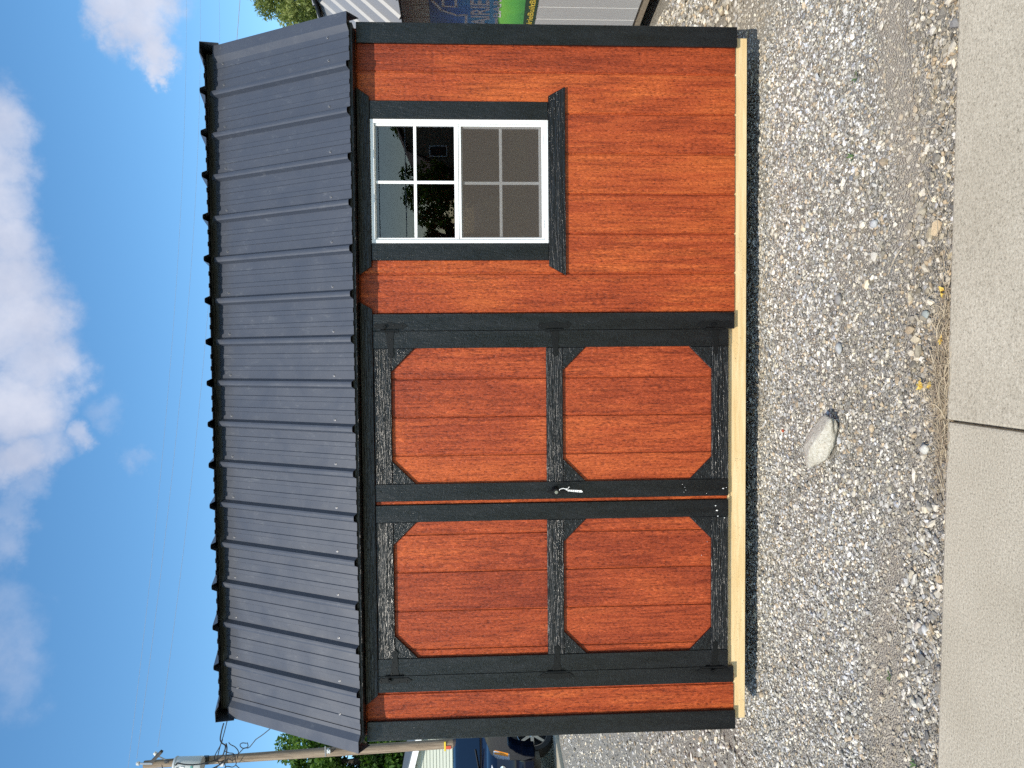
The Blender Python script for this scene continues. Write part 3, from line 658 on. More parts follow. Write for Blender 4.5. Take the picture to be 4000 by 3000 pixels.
def sheet(xa, xb, xs, org, dn, nn, L, parent, mat, mirror=False, name='roof_panel', lift=0.0):
    pr = rib_profile(xa, xb, xs); mb = MB(); n = len(pr); V = []; th = .0012
    for t in np.linspace(0, L, 5):
        for x, h in pr:
            p = org+dn*float(t)+nn*(h+lift); V.append((x, p.y, p.z))
        for x, h in pr:
            p = org+dn*float(t)+nn*(h+lift-th); V.append((x, p.y, p.z))
    Fs = []; m = 5
    for j in range(m-1):
        for i in range(n-1):
            a = j*2*n+i; b = a+2*n; Fs += [(a, a+1, b+1, b), (a+n, b+n, b+n+1, a+n+1)]
    for j in (0, m-1):
        for i in range(n-1): a = j*2*n+i; Fs.append((a, a+n, a+n+1, a+1))
    if mirror: V = [(x, DEP-y, z) for x, y, z in V]
    mb.add(V, Fs); return mb.obj(name, mat, parent)
allribs = [RIB0+RP*k for k in range(-9, 9)]
ribs = [RIB0+RP*k for k in range(-7, 8)]
roof = MB()
def slab(mb, org, dn, nn, t0, t1, h0, h1, xa, xb, mir=False):
    q = [org+dn*t+nn*h for t, h in ((t0, h0), (t1, h0), (t1, h1), (t0, h1))]
    mb.prism([((DEP-p.y) if mir else p.y, p.z) for p in q], xa, xb, 'x')
for mir in (False, True):
    slab(roof, E0, sdn, sn_, .012, SL-.004, -.022, -.004, -1.80, 1.80, mir)
    slab(roof, UP0, udn, un_, .075, UL-.001, -.022, -.004, -1.80, 1.80, mir)
roof = roof.obj('roof', 'black_trim_level', shed)
for mir in (False, True):
    cuts = [-1.73]+[ribs[i]+.0305 for i in (2, 6, 10)]+[1.745]
    for a, b in zip(cuts[:-1], cuts[1:]):
        sheet(a, b, allribs, E0, sdn, sn_, SL, roof, 'charcoal_metal', mir)
        sheet(a, b, allribs, UP0, udn, un_, UL-.004, roof, 'charcoal_metal', mir)
MB().tube([(-1.84, DEP/2, RZ.z+.012), (1.84, DEP/2, RZ.z+.012)], .03, 8).obj('ridge_cap', 'charcoal_metal', roof, smooth=True)
def rake(s, org, dn, nn, L, mir=False):
    # raised rake flashing: outer drop, flat top, sloping inner flank
    prof = [(1.833, -.075), (1.831, .021), (1.776, .0225), (1.772, .0225), (1.742, .005), (1.722, .0045), (1.722, .003), (1.742, .0035), (1.774, .0205), (1.8295, .0195), (1.8315, -.075)]
    V = []; n = len(prof)
    for t in (-.003, L+.002):
        for x, h in prof:
            p = org+dn*t+nn*h; V.append((s*x, (DEP-p.y) if mir else p.y, p.z))
    Fs = [(i, (i+1) % n, (i+1) % n+n, i+n) for i in range(n)]+[tuple(range(n)), tuple(range(2*n-1, n-1, -1))]
    MB().add(V, Fs).obj('rake_flashing', 'charcoal_metal', roof)
for s in (-1, 1):
    for mir in (False, True):
        rake(s, E0, sdn, sn_, SL-.02, mir); rake(s, UP0-udn*.012, udn, un_, UL, mir)
scm = MB().lathe([(.0075, 0), (.0075, .0012), (.0048, .0016), (.0042, .0055), (.0005, .006)], 8, 'z').data('screw', 'screw_steel', 0, True)
nrot = Vector((0, 0, 1)).rotation_difference(sn_).to_euler()
for t in (.128, SL-.075):
    for x in [r+.042 for r in ribs]+[-1.665, 1.733]:
        p = E0+sdn*t+sn_*(.001 if abs(x) < 1.7 else .006); inst('screw', scm, roof, (x, p.y, p.z), nrot)
for mir in (0, 1):
    q = (.346, .372) if not mir else (DEP-.372, DEP-.346)
    MB().box(-1.80, 1.80, q[0], q[1], 2.84, 2.9465).obj('closure_strip', 'dark_drip', roof)
# soffit board closing the eave, and gable end walls
for yy in (0, 1):
    q = [(-.1, 2.095), (.012, 2.095), (.012, 2.115), (-.1, 2.115)]
    MB().prism([((DEP-a) if yy else a, b) for a, b in q], -1.79, 1.79, 'x').obj('soffit', 'black_trim_level', roof)
def gable_top(y):
    yy = min(y, DEP-y)
    if yy < .33: return 2.115+(yy+.0)*1.77-.0
    return 2.115+.33*1.77+(yy-.33)*.225
for s in (-1, 1):
    xa, xb = (1.8005, 1.811) if s > 0 else (-1.811, -1.8005)
    poly = [(.0115, ZB+.004), (DEP-.0115, ZB+.004)]+[(y, gable_top(y)-.002) for y in (DEP-.0115, DEP-.33, DEP/2, .33, .0115)]
    wl = MB().prism(poly, s*1.79, s*1.8, 'x').obj('side_wall', 'stained_siding', shed)
    k = 0; y = .0115
    while y < DEP-.02:
        y2 = min(y+GP, DEP-.0115); ys = sorted({y+gap, y2-gap, *[c for c in (.33, DEP/2, DEP-.33) if y+gap < c < y2-gap]})
        MB().prism([(y+gap, ZB), (y2-gap, ZB)]+[(c, gable_top(c)-.004) for c in ys[::-1]], xa, xb, 'x').obj('board', 'stained_siding', wl, bevel=.002)
        y = y2
bw = MB().box(-1.79, 1.79, DEP-.0108, DEP-.0065, ZB+.004, 2.1).obj('back_wall', 'stained_siding', shed)
x = -1.79
while x < 1.78:
    x2 = min(x+GP, 1.79); board(rect(x+gap, x2-gap, ZB, 2.09), DEP-.006, DEP+.004, bw); x = x2
for s in (-1, 1): MB().box(min(s*1.727, s*1.829), max(s*1.727, s*1.829), DEP+.0045, DEP+.0245, .153, 2.088).obj('corner_trim', 'black_trim_upright', shed, bevel=.002)

# ------------------------------------------------------------------ neighbouring barn on the right
NA = Vector((2.9417, 2.0985, 0)); ND = Vector((-.13094, .99139, 0)); NN = Vector((ND.y, -ND.x, 0))   # along the wall, into the building
nrz = math.atan2(ND.y, ND.x)-math.pi/2       # local +y runs along the wall, local +x into the building
barn = tag(empty('grey_barn', (NA.x, NA.y, 0), nrz), 'light grey barn with pale ribbed metal roof behind the shed at right', 'barn')
L0, L1, BD = -2.05, 1.61, 2.44
wl = MB().box(.012, .05, L0, L1, .165, 2.08).obj('wall', 'grey_siding', barn)
y = L0
while y < L1-.02:
    y2 = min(y+.1665, L1); MB().box(0, .0115, y+.004, y2-.004, .165, 2.06).obj('board', 'grey_siding', wl, bevel=.002); y = y2
wl2 = MB().box(BD-.05, BD, L0, L1, .165, 2.08).obj('wall', 'grey_siding', barn)
def gt(x):
    q = min(x, BD-x)
    return 2.1+min(q, .3)*1.13+max(0, q-.3)*.24
for ye, yo in ((L0, -.012), (L1, .012)):
    gw = MB().prism([(.05, .165), (BD-.05, .165), (BD-.05, gt(BD-.05)), (BD-.3, gt(.3)), (BD/2, gt(BD/2)), (.3, gt(.3)), (.05, gt(.05))], ye-.02, ye+.02, 'y').obj('end_wall', 'grey_siding', barn)
    x = .052
    while x < BD-.06:
        x2 = min(x+.2, BD-.052); lo, hi = (ye-.031, ye-.0205) if ye < 0 else (ye+.0205, ye+.031)
        MB().prism([(x+.003, .166), (x2-.003, .166), (x2-.003, gt(x2)-.005), (x+.003, gt(x)-.005)], lo, hi, 'y').obj('board', 'grey_siding', gw, bevel=.002); x = x2
for xx in (.012, BD-.05): MB().box(xx, xx+.04, L0+.03, L1-.03, .098, .164).obj('rim_joist', 'weathered_beam', barn, bevel=.003)
for xx in (.5, 1.2, 1.9): MB().box(xx, xx+.09, L0+.03, L1-.03, -.02, .097).obj('skid', 'weathered_beam', barn)
MB().box(.06, BD-.06, L0+.03, L1-.03, .12, .164).obj('floor_deck', 'osb', barn)
EV = Vector((-.40, 0, 2.018)); TP = Vector((.315, 0, 2.80)); RG = Vector((BD/2, 0, 3.03))
nroof = MB()
for mir in (0, 1):
    for A_, B_ in ((EV, TP), (TP, RG)):
        n_ = Vector((-(B_-A_).z, 0, (B_-A_).x)).normalized()*-.014
        q = [A_, B_, B_+n_, A_+n_]; nroof.prism([((BD-p.x) if mir else p.x, p.z) for p in q], L0-.05, L1+.05, 'y')
nroof = nroof.obj('roof', 'dark_drip', barn)
for mir in (0, 1):
    for A_, B_ in ((EV, TP), (Vector((.25, 0, 2.812)), RG)):
        dn = (B_-A_).normalized(); n_ = Vector((-dn.z, 0, dn.x)); V = []; Fs = []; prof = []
        yv = L0-.06
        while yv < L1+.06:
            prof += [(yv, 0), (yv+.1, 0), (yv+.115, .019), (yv+.127, .019), (yv+.142, 0)]; yv += .2286
        prof = [p for p in prof if p[0] <= L1+.06]
        for P_ in (A_-dn*.012, B_):
            for yy, h in prof: p = P_+n_*(h+.002); V.append(((BD-p.x) if mir else p.x, yy, p.z))
        n = len(prof); Fs = [(i, i+1, i+1+n, i+n) for i in range(n-1)]
        MB().add(V, Fs).obj('roof_panel', 'pale_metal', nroof)
    for z_, p_ in ((0, TP),):
        MB().box((BD-p_.x) if mir else p_.x-.075, (BD-p_.x+.075) if mir else p_.x, L0-.05, L1+.05, p_.z+.006, p_.z+.022).obj('drip_edge', 'dark_drip', nroof)
# banner on the barn wall; local y = along wall, text runs toward -y
ban = tag(empty('banner', (NA.x, NA.y, 0), nrz), 'blue and green vinyl advertising banner with white lettering on the grey barn', 'banner')
def bz(poly, x0, name, mat): return MB().prism(poly, -x0, -x0+.0012, 'x').obj(name, mat, ban)
bz([(-.95, 1.305), (.80, 1.29), (.80, 1.845), (-.95, 1.826)], .0035, 'sky_print', 'banner_blue')
bz([(-.95, 1.085), (.80, 1.075), (.80, 1.2895), (-.95, 1.3045)], .0035, 'grass_print', 'banner_green')
bz([(-.95, .955), (.80, .998), (.80, 1.0745), (-.95, 1.0845)], .0035, 'footer_strip', 'banner_dark')
def strip(pts, wd, name, closed=False):
    for (a, b), (c, d) in zip(pts[:-1], pts[1:]):
        t = Vector((c-a, d-b)); t.normalize(); n_ = Vector((-t.y, t.x))*wd/2; a, b, c, d = a-t.x*wd*.35, b-t.y*wd*.35, c+t.x*wd*.35, d+t.y*wd*.35
        bz([(a+n_.x, b+n_.y), (c+n_.x, d+n_.y), (c-n_.x, d-n_.y), (a-n_.x, b-n_.y)], .0048, name, 'banner_white')
strip([(-.10, 1.83), (.045, 1.81), (.174, 1.742), (.243, 1.615), (.229, 1.547), (.62, 1.552)], .022, 'barn_outline')
strip([(-.09, 1.725), (.119, 1.728), (.122, 1.625), (-.09, 1.628), (-.09, 1.725)], .02, 'window_outline')
strip([(.276, 1.303), (.60, 1.288)], .022, 'underline')
def text(body, yleft, z, height, width, mat, off=.004, shear=0.0, lift=.0052, slope=0.0):
    c = bpy.data.curves.new('lettering', 'FONT'); c.body = body; c.size = 1; c.offset = off; c.shear = shear
    o = bpy.data.objects.new('tmp', c); COL.objects.link(o); bpy.context.view_layer.update()
    me = bpy.data.meshes.new_from_object(o.evaluated_get(bpy.context.evaluated_depsgraph_get())); bpy.data.objects.remove(o)
    vs = np.array([v.co[:] for v in me.vertices]); lo, hi = vs.min(0), vs.max(0)
    for v in me.vertices:
        a = (v.co.x-lo[0])/(hi[0]-lo[0])*width; b = v.co.y/.72*height
        v.co = Vector((-lift, yleft-a, z+b-slope*a))
    me.materials.clear(); me.materials.append(MATS[mat]); me.name = 'lettering'
    t = bpy.data.objects.new('lettering', me); COL.objects.link(t); t.parent = ban; return t
text('PRAIRIE', .535, 1.358, .148, .505, 'banner_white', .028, .0, slope=-.02)
text('BARNS', .257, 1.268, .062, .40, 'banner_white', .02, slope=-.01)
text('PrairieBuiltBarns', .47, 1.012, .048, .60, 'banner_yellow', .02, .18, slope=.028)

# ------------------------------------------------------------------ trees
def leaves_mesh(name, cl, n, leaf, spread, mat, parent, seed, droop=0.0):
    g = np.random.default_rng(seed); cl = np.asarray(cl)
    ci = g.integers(0, len(cl), n); rad = cl[ci, 3]
    d = g.normal(0, 1, (n, 3)); d /= np.linalg.norm(d, axis=1)[:, None]; rr = np.cbrt(g.random(n))[:, None]
    P = cl[ci, :3]+d*rr*(rad*spread)[:, None]*np.array([1, 1, .8])
    if droop: P[:, 2] -= droop*g.random(n)**2*rad
    a = g.normal(0, 1, (n, 3)); a[:, 2] = a[:, 2]*.6-droop*1.5; a /= np.linalg.norm(a, axis=1)[:, None]
    b = np.cross(a, g.normal(0, 1, (n, 3))); b /= np.linalg.norm(b, axis=1)[:, None]
    s = leaf*g.uniform(.6, 1.35, n)[:, None]; wd = .36 if droop else .62
    V = np.stack([P-a*s*.55, P+b*s*wd*.5+a*s*.05, P+a*s*.6, P-b*s*wd*.5-a*s*.05], 1).reshape(-1, 3)
    f = np.arange(4*n).reshape(n, 4)
    cb = g.uniform(.15, .75, len(cl)); t = np.clip(cb[ci]+g.normal(0, .17, n), 0, 1)
    o = np_mesh(name, V, f, mat, {'tint': ('FLOAT', np.repeat(t, 4))}); o.parent = parent; return o
def tree(name, base, H, crown, nl, leaf, mat, seed, label, group=None, ncl=70, droop=0.0, trunk=.28, clr=(.9, 1.7)):
    t = tag(empty(name, base), label, 'tree', group); g = random.Random(seed)
    cx, cy, cz, rx, ry, rz = crown; cl = []
    while len(cl) < ncl:
        p = Vector((g.uniform(-1, 1), g.uniform(-1, 1), g.uniform(-1, 1)))
        if .25 < p.length < 1: cl.append((cx+p.x*rx, cy+p.y*ry, cz+p.z*rz, g.uniform(*clr)))
    mb = MB(); top = Vector((cx*.6, cy*.6, H*.8))
    mb.tube([(0, 0, -.1), (.06*H*.1, .03, H*.2), (top.x*.5, top.y*.5, H*.5), top], [trunk*1.25, trunk, trunk*.7, trunk*.25], 9)
    for c in g.sample(cl, min(len(cl), 22)):
        c = Vector(c[:3]); s0 = Vector((top.x*.4, top.y*.4, g.uniform(H*.25, H*.55))); mid = (s0+c)/2+Vector((0, 0, g.uniform(-.3, .5)))
        mb.tube([s0, mid, c], [trunk*.4, trunk*.2, .02], 5)
    mb.obj('trunk', 'bark', t, smooth=True)
    leaves_mesh('crown', cl, nl, leaf, 1.0, mat, t, seed, droop); return t
tree('maple_tree', (-21.4, 36, 0), 12.3, (0, 0, 8.1, 3.8, 3.2, 4.1), 42000, .23, 'maple_leaves', 3, 'dense green tree behind the utility pole and pale green house', ncl=95, clr=(.55, 1.15))
tree('willow_tree', (19.2, 36, 0), 13, (0, 0, 8.9, 3.3, 3.2, 4.6), 46000, .2, 'willow_leaves', 5, 'loose yellow green tree rising behind the grey barn roof', ncl=90, droop=.55, clr=(.5, 1.1))
# across the road, seen only in the window glass
tree('roadside_tree', (12.2, -34, 0), 6.4, (0, 0, 3.6, 1.3, 1.3, 2.2), 5000, .2, 'maple_leaves', 8, 'dark tree beside the tan barn reflected in the upper sash', ncl=30, clr=(.5, .9))
tree('roadside_tree', (7.5, -30, 0), 5.0, (0, 0, 3.0, 1.45, 1.0, 1.75), 4200, .17, 'maple_leaves', 9, 'rounded tree reflected in the middle of the upper sash', ncl=34, clr=(.4, .75))
tree('roadside_tree', (5.5, -31, 0), 4.7, (0, 0, 2.9, .75, .6, 1.5), 2600, .16, 'maple_leaves', 10, 'small feathery tree reflected at the left edge of the upper sash', ncl=16, clr=(.25, .5))
tree('roadside_tree', (-8, -36, 0), 9, (0, 0, 6, 3.2, 3, 3), 8000, .22, 'maple_leaves', 12, 'broad tree across the road outside the reflection', ncl=40)
bb_ = tag(empty('tan_barn', (10.7, -30, 0)), 'dark tan gambrel barn across the road reflected in the upper sash', 'barn')
pf = [(-2.35, 0), (2.35, 0), (2.35, 2.1), (1.45, 4.2), (0, 4.75), (-1.45, 4.2), (-2.35, 2.1)]
MB().prism(pf, -4, 0, 'y').obj('wall', 'tan_siding', bb_)
for A_, B_ in (((2.55, 1.95), (1.5, 4.3)), ((1.55, 4.25), (0, 4.86)), ((0, 4.86), (-1.55, 4.25)), ((-1.5, 4.3), (-2.55, 1.95))):
    t = Vector((B_[0]-A_[0], B_[1]-A_[1])).normalized(); n_ = Vector((t.y, -t.x))*.07
    MB().prism([A_, B_, (B_[0]+n_.x, B_[1]+n_.y), (A_[0]+n_.x, A_[1]+n_.y)], -4.2, .3, 'y').obj('roof', 'brown_roof', bb_)
f_ = MB().box(-1.75, -1.25, .005, .05, 2.55, 3.35).obj('window', 'white_trim', bb_); MB().box(-1.7, -1.3, .051, .06, 2.6, 3.3).obj('pane', 'dark_interior', f_)
MB().box(-1.15, -.2, .005, .04, .05, 2.05).obj('door', 'brown_roof', bb_)

# ------------------------------------------------------------------ utility pole and lines
up = tag(empty('utility_pole', (-11.3, 18.1, 0)), 'wooden utility pole with grey transformer rising behind the shed roof', 'pole')
def loc(p): return (p[0]+11.3, p[1]-18.1, p[2])
lean = lambda z: -.02-.0345*(z-2.4)
MB().tube([(lean(z)+.015, 0, z) for z in (-.2, 2.4, 5, 8, 11.15)], [.15, .137, .132, .122, .108], 18).obj('shaft', 'pole_wood', up, smooth=True)
MB().tube([loc((-11.46, 17.97, 10.88)), loc((-11.05, 17.75, 10.50))], .055, 4).obj('crossarm', 'dark_timber', up)
MB().tube([loc((-11.41, 17.97, 10.5)), loc((-11.23, 17.84, 10.66))], .02, 6).obj('arm_brace', 'galvanised', up)
MB().tube([loc((-11.51, 17.96, 10.85)), loc((-11.497, 17.96, 11.24))], .03, 8).obj('pin', 'galvanised', up)
insm = MB().lathe([(.02, 0), (.055, .01), (.062, .035), (.04, .05), (.055, .065), (.045, .085), (.02, .09)], 12, 'z').data('insulator', 'porcelain', 0, True)
inst('insulator', insm, up, loc((-11.495, 17.96, 11.22))); inst('insulator', insm, up, loc((-11.16, 17.8, 10.67)), (0, .7, 0))
tcx, tcy = -11.475+11.3, -.36
tr_ = MB().lathe([(.215, 9.36), (.235, 9.40), (.238, 10.06), (.235, 10.08)], 24, 'z', (tcx, tcy, 0)).obj('transformer', 'transformer_grey', up, smooth=True)
MB().lathe([(.252, 10.08), (.252, 10.115), (.235, 10.14), (.09, 10.19), (.001, 10.195)], 24, 'z', (tcx, tcy, 0)).obj('lid', 'transformer_grey', tr_, smooth=True)
MB().lathe([(.05, 10.17), (.06, 10.2), (.035, 10.215), (.055, 10.24), (.03, 10.26), (.045, 10.285), (.02, 10.33)], 10, 'z', (tcx-.13, tcy, 0)).obj('bushing', 'porcelain', tr_, smooth=True)
for k, a in enumerate((-75, -100, -125)):
    bx_, by_ = tcx+.245*math.cos(R(a+20)), tcy+.245*math.sin(R(a+20)); MB().tube([(bx_*.98, by_, 10.02), (bx_+.03*math.cos(R(a)), by_-.05, 10.02)], .022, 8).obj('terminal', 'cable_black', tr_)
MB().box(tcx-.02, tcx+.09, tcy-.245, tcy-.235, 9.80, 9.9).obj('white_sticker', 'porcelain', tr_); MB().box(tcx+.0, tcx+.1, tcy-.2455, tcy-.2365, 9.56, 9.62).obj('teal_sticker', 'teal_plate', tr_)
MB().box(tcx-.11, tcx+.11, tcy+.2, tcy+.3, 9.28, 9.42).obj('mount_bracket', 'black_plastic', up); MB().box(tcx-.08, tcx+.08, tcy+.2, tcy+.3, 9.95, 10.05).obj('mount_bracket', 'galvanised', up)
MB().box(-.33, -.22, -.22, -.13, 8.83, 8.93).obj('wire_clevis', 'galvanised', up); MB().box(-.2, -.14, -.16, -.12, 10.40, 10.52).obj('fuse_cutout', 'black_plastic', up)
MB().box(-.06, .05, -.21, -.13, 5.78, 5.88).obj('junction_box', 'transformer_grey', up); MB().tube([(-.19, -.12, 5.93), (.12, -.15, 5.93)], .02, 6).obj('strap', 'galvanised', up)
MB().box(-.14, .13, -.165, -.1, 2.43, 2.48).obj('marker_band', 'safety_yellow', up); MB().box(-.09, .01, -.16, -.1, 2.28, 2.43).obj('marker_plate', 'signal_red', up)
cables = dict(
 drop1=[(-10.17,8.659),(-10.394,8.733),(-10.639,8.778),(-10.723,8.721),(-10.768,8.623),(-10.851,8.614),(-10.993,8.667),(-11.115,8.73),(-11.212,8.891),(-11.238,9.03),(-11.289,9.309),(-11.307,9.686),(-11.275,10.0)],
 drop2=[(-10.17,8.659),(-10.659,8.789),(-10.924,8.864),(-11.231,8.941),(-11.395,8.954),(-11.562,8.899)],
 loop1=[(-10.768,8.623),(-10.893,8.586),(-11.098,8.61),(-11.241,8.653),(-11.379,8.835),(-11.514,9.096),(-11.564,9.415),(-11.581,9.791),(-11.591,10.068)],
 loop2=[(-10.851,8.614),(-10.894,8.546),(-10.96,8.428),(-11.108,8.352),(-11.251,8.375),(-11.343,8.397)],
 serv1=[(-10.3,7.3),(-10.506,7.562),(-10.654,7.764),(-10.754,7.846),(-10.914,7.989),(-10.9,8.108),(-11.029,8.25),(-11.086,8.371),(-11.204,8.533),(-11.262,8.653),(-11.359,8.815),(-11.458,8.936),(-11.524,9.374),(-11.526,9.612),(-11.486,9.848),(-11.438,10.025)],
 loop3=[(-10.919,8.129),(-10.925,8.268),(-11.005,8.339),(-11.078,8.311),(-11.092,8.212),(-11.014,8.091),(-10.9,8.108)],
 loop4=[(-10.762,8.801),(-10.843,8.823),(-11.026,8.906),(-11.208,9.01),(-11.31,9.032),(-11.395,8.954),(-11.441,8.816),(-11.547,8.759),(-11.691,8.772),(-11.75,8.843)],
 loop5=[(-11.115,8.73),(-11.18,8.632),(-11.185,8.493),(-11.27,8.425),(-11.35,8.496),(-11.324,8.635)],
 loop6=[(-11.359,8.815),(-11.303,8.654),(-11.287,8.515),(-11.455,8.459),(-11.578,8.471),(-11.677,8.583),(-11.651,8.742),(-11.73,8.823),(-11.798,8.725)],
 serv2=[(-11.578,8.471),(-11.688,8.305),(-11.824,8.028),(-12.3,7.4)],
 jump1=[(-11.404,10.399),(-11.316,10.279),(-11.3,10.14)], jump2=[(-11.422,10.478),(-11.546,10.462),(-11.652,10.366),(-11.665,10.287)],
 low1=[(-11.36,5.84),(-11.32,5.7),(-11.22,5.62),(-11.2,5.75),(-11.28,5.83)])
def smooth_pts(p, k=4):
    p = [Vector(q) for q in p]; o = []
    for i in range(len(p)-1):
        a, b, c, d = p[max(i-1, 0)], p[i], p[i+1], p[min(i+2, len(p)-1)]
        for j in range(k):
            t = j/k; o.append(.5*((2*b)+(c-a)*t+(2*a-5*b+4*c-d)*t*t+(3*b-3*c+d-a)*t**3))
    return o+[p[-1]]
for k, (nm, pts) in enumerate(cables.items()):
    y0 = -.22-.05*(k % 4) if not nm.startswith('low') else -.18
    if any(z > 9.3 for _, z in pts) and k < 6: y0 = -.62
    P = [(x+11.3, y0+.05*math.sin(i*1.1+k), z) for i, (x, z) in enumerate(pts)]
    MB().tube(smooth_pts(P), .019 if nm in ('drop1', 'loop1') else .013, 5).obj('cable', 'cable_black', up, smooth=True)
# overhead conductors: run from the pole away to the right over the lot behind
def wire(A_, B_, sag, label, r=.005):
    A_, B_ = Vector(A_), Vector(B_); pts = [A_.lerp(B_, t)-Vector((0, 0, sag*4*t*(1-t))) for t in np.linspace(0, 1, 33)]
    o = MB().tube(pts, r, 5).obj('power_line', 'cable_alu', None, smooth=True); tag(o, label, 'cable', 'power lines over the roof'); return o
def at(dx, dz, Y): t = Y+3.8835; return (.161+dx*t, Y, 1.5234+dz*t)
wire(at(-.60, .468, 20.5), at(.62, .36, 44), .9, 'highest of the three thin wires crossing the sky above the roof')
wire(at(-.527, .4475, 17.95), at(.62, .346, 42), .95, 'middle of the three thin wires running from the pole top')
wire(at(-.512, .420, 17.8), at(.62, .324, 42), 1.0, 'lowest of the three thin wires, closest above the roof edge')
w4 = wire((8, 26, 10.9), (34, 30, 10.6), .4, 'single wire passing in front of the yellow green tree', .012)
wire((-30, -27, 5.9), (40, -27, 6.1), .8, 'upper wire across the road reflected in the window', .02); wire((-30, -27.5, 4.5), (40, -27.5, 4.65), .4, 'lower wire across the road reflected in the window', .02)

# ------------------------------------------------------------------ pale green house
hs = tag(empty('green_house', (-18.9, 26.1, 0)), 'pale sage green house with lap siding behind the parked car', 'house')
gwl = MB().prism([(-4.6, 0), (4.6, 0), (4.6, 3.55), (0, 4.72), (-4.6, 3.55)], .03, 7, 'y').obj('wall', 'sage_siding', hs)
z = .3
while z < 4.55:
    hw = 4.6 if z+.13 < 3.55 else max(.2, (4.72-z-.13)/.2543)
    MB().add([(-hw, .028, z+.13), (hw, .028, z+.13), (hw, .0, z), (-hw, .0, z), (hw, .029, z), (-hw, .029, z)], [(0, 1, 2, 3), (3, 2, 4, 5)]).obj('lap_board', 'sage_siding', gwl)
    z += .13
hr = MB()
for s in (-1, 1): hr.prism([(0, 4.84), (s*5.0, 3.57), (s*5.0, 3.69), (0, 4.98)], -.28, 7.3, 'y')
hr = hr.obj('roof', 'slate_roof', hs)
for s in (-1, 1): MB().prism([(0, 4.68), (s*5.02, 3.40), (s*5.02, 3.64), (0, 4.92)], -.33, -.285, 'y').obj('rake_board', 'white_trim', hr)
MB().box(4.58, 4.68, -.03, .05, 0, 3.5).obj('corner_board', 'white_trim', hs); MB().box(-4.68, -4.58, -.03, .05, 0, 3.5).obj('corner_board', 'white_trim', hs)
f_ = MB().box(-1.6, -.6, -.04, .02, 1.1, 2.4).obj('window', 'white_trim', hs); MB().box(-1.52, -.68, -.046, -.041, 1.18, 2.32).obj('pane', 'dark_interior', f_)

# ------------------------------------------------------------------ parked SUV
car = tag(empty('parked_car', (-8.35, 11.75, .06), R(-81.5)), 'dark blue sport utility car parked behind the left side of the shed', 'car')
WB, RT = 1.475, .40
def arch(cx, r, n=9): return [(cx+r*math.cos(a), RT+r*math.sin(a)) for a in np.linspace(math.pi, 0, n)]
low = [(-2.5, .42)]+arch(-WB, .475)+arch(WB, .475)+[(2.3, .40), (2.52, .42), (2.6, .62), (2.58, .86), (2.53, 1.10), (2.38, 1.21), (1.9, 1.29), (1.22, 1.36), (.95, 1.40), (-2.42, 1.38), (-2.56, 1.1), (-2.6, .62)]
low = [p for p in low if p[1] > .28]
bm = bmesh.new()
stations = [(-1.0, .0), (-.985, .5), (.985, .5), (1.0, 0)]
mb = MB()
rows = [(-.90, .10), (-.985, .03), (-1.0, 0), (-.5, 0), (.5, 0), (1.0, 0), (.985, .03), (.90, .10)]
def shrink(p, k):
    x, z = p
    if z > 1.0: z -= k*.55*(z-1.0)/.4
    return (x*(1-k*.35) if abs(x) > 2.2 else x, z)
nL = len(low); V = []
for y, k in rows:
    for p in low:
        q = shrink(p, k); yy = y
        if abs(q[0]) > 1.9: yy = y*(1-.10*((abs(q[0])-1.9)/.7)**2)
        V.append((q[0], yy, q[1]))
Fs = [(j*nL+i, j*nL+(i+1) % nL, (j+1)*nL+(i+1) % nL, (j+1)*nL+i) for j in range(len(rows)-1) for i in range(nL)]
Fs += [tuple(range(nL)), tuple((len(rows)-1)*nL+i for i in range(nL-1, -1, -1))]
body = MB().add(V, Fs).obj('body', 'navy_paint', car, smooth=True)
# cabin: roof, pillars and glass
def cab(z, inset): pass
btm = [(1.12, .90, 1.365), (1.12, -.90, 1.365), (-2.42, -.90, 1.375), (-2.42, .90, 1.375)]
topv = [(.32, .70, 1.90), (.32, -.70, 1.90), (-2.22, -.70, 1.90), (-2.22, .70, 1.90)]
MB().add(btm+topv, [(0, 1, 2, 3), (7, 6, 5, 4), (0, 4, 5, 1), (1, 5, 6, 2), (2, 6, 7, 3), (3, 7, 4, 0)]).obj('cabin', 'black_plastic', car, bevel=.03, seg=2)
MB().add([(.36, .72, 1.885), (.36, -.72, 1.885), (-2.26, -.72, 1.885), (-2.26, .72, 1.885), (.1, .62, 1.965), (.1, -.62, 1.965), (-2.1, -.62, 1.955), (-2.1, .62, 1.955)],
         [(0, 3, 2, 1), (4, 5, 6, 7), (0, 1, 5, 4), (1, 2, 6, 5), (2, 3, 7, 6), (3, 0, 4, 7)]).obj('roof', 'navy_paint', car, bevel=.035, seg=3, smooth=True)
def lerp3(a, b, t): return tuple(a[i]+(b[i]-a[i])*t for i in range(3))
def quad_panel(a, b, c, d, out, th=.012):
    o = Vector(out)*th; P = [Vector(p)+o*.6 for p in (a, b, c, d)]; Q = [p+o for p in P]
    return MB().add([*P, *Q], [(0, 1, 2, 3), (7, 6, 5, 4), (0, 4, 5, 1), (1, 5, 6, 2), (2, 6, 7, 3), (3, 7, 4, 0)])
wn = Vector((.52, 0, .85)).normalized()
quad_panel((1.09, .85, 1.39), (1.09, -.85, 1.39), (.36, -.66, 1.875), (.36, .66, 1.875), wn).obj('windshield', 'car_glass', car)
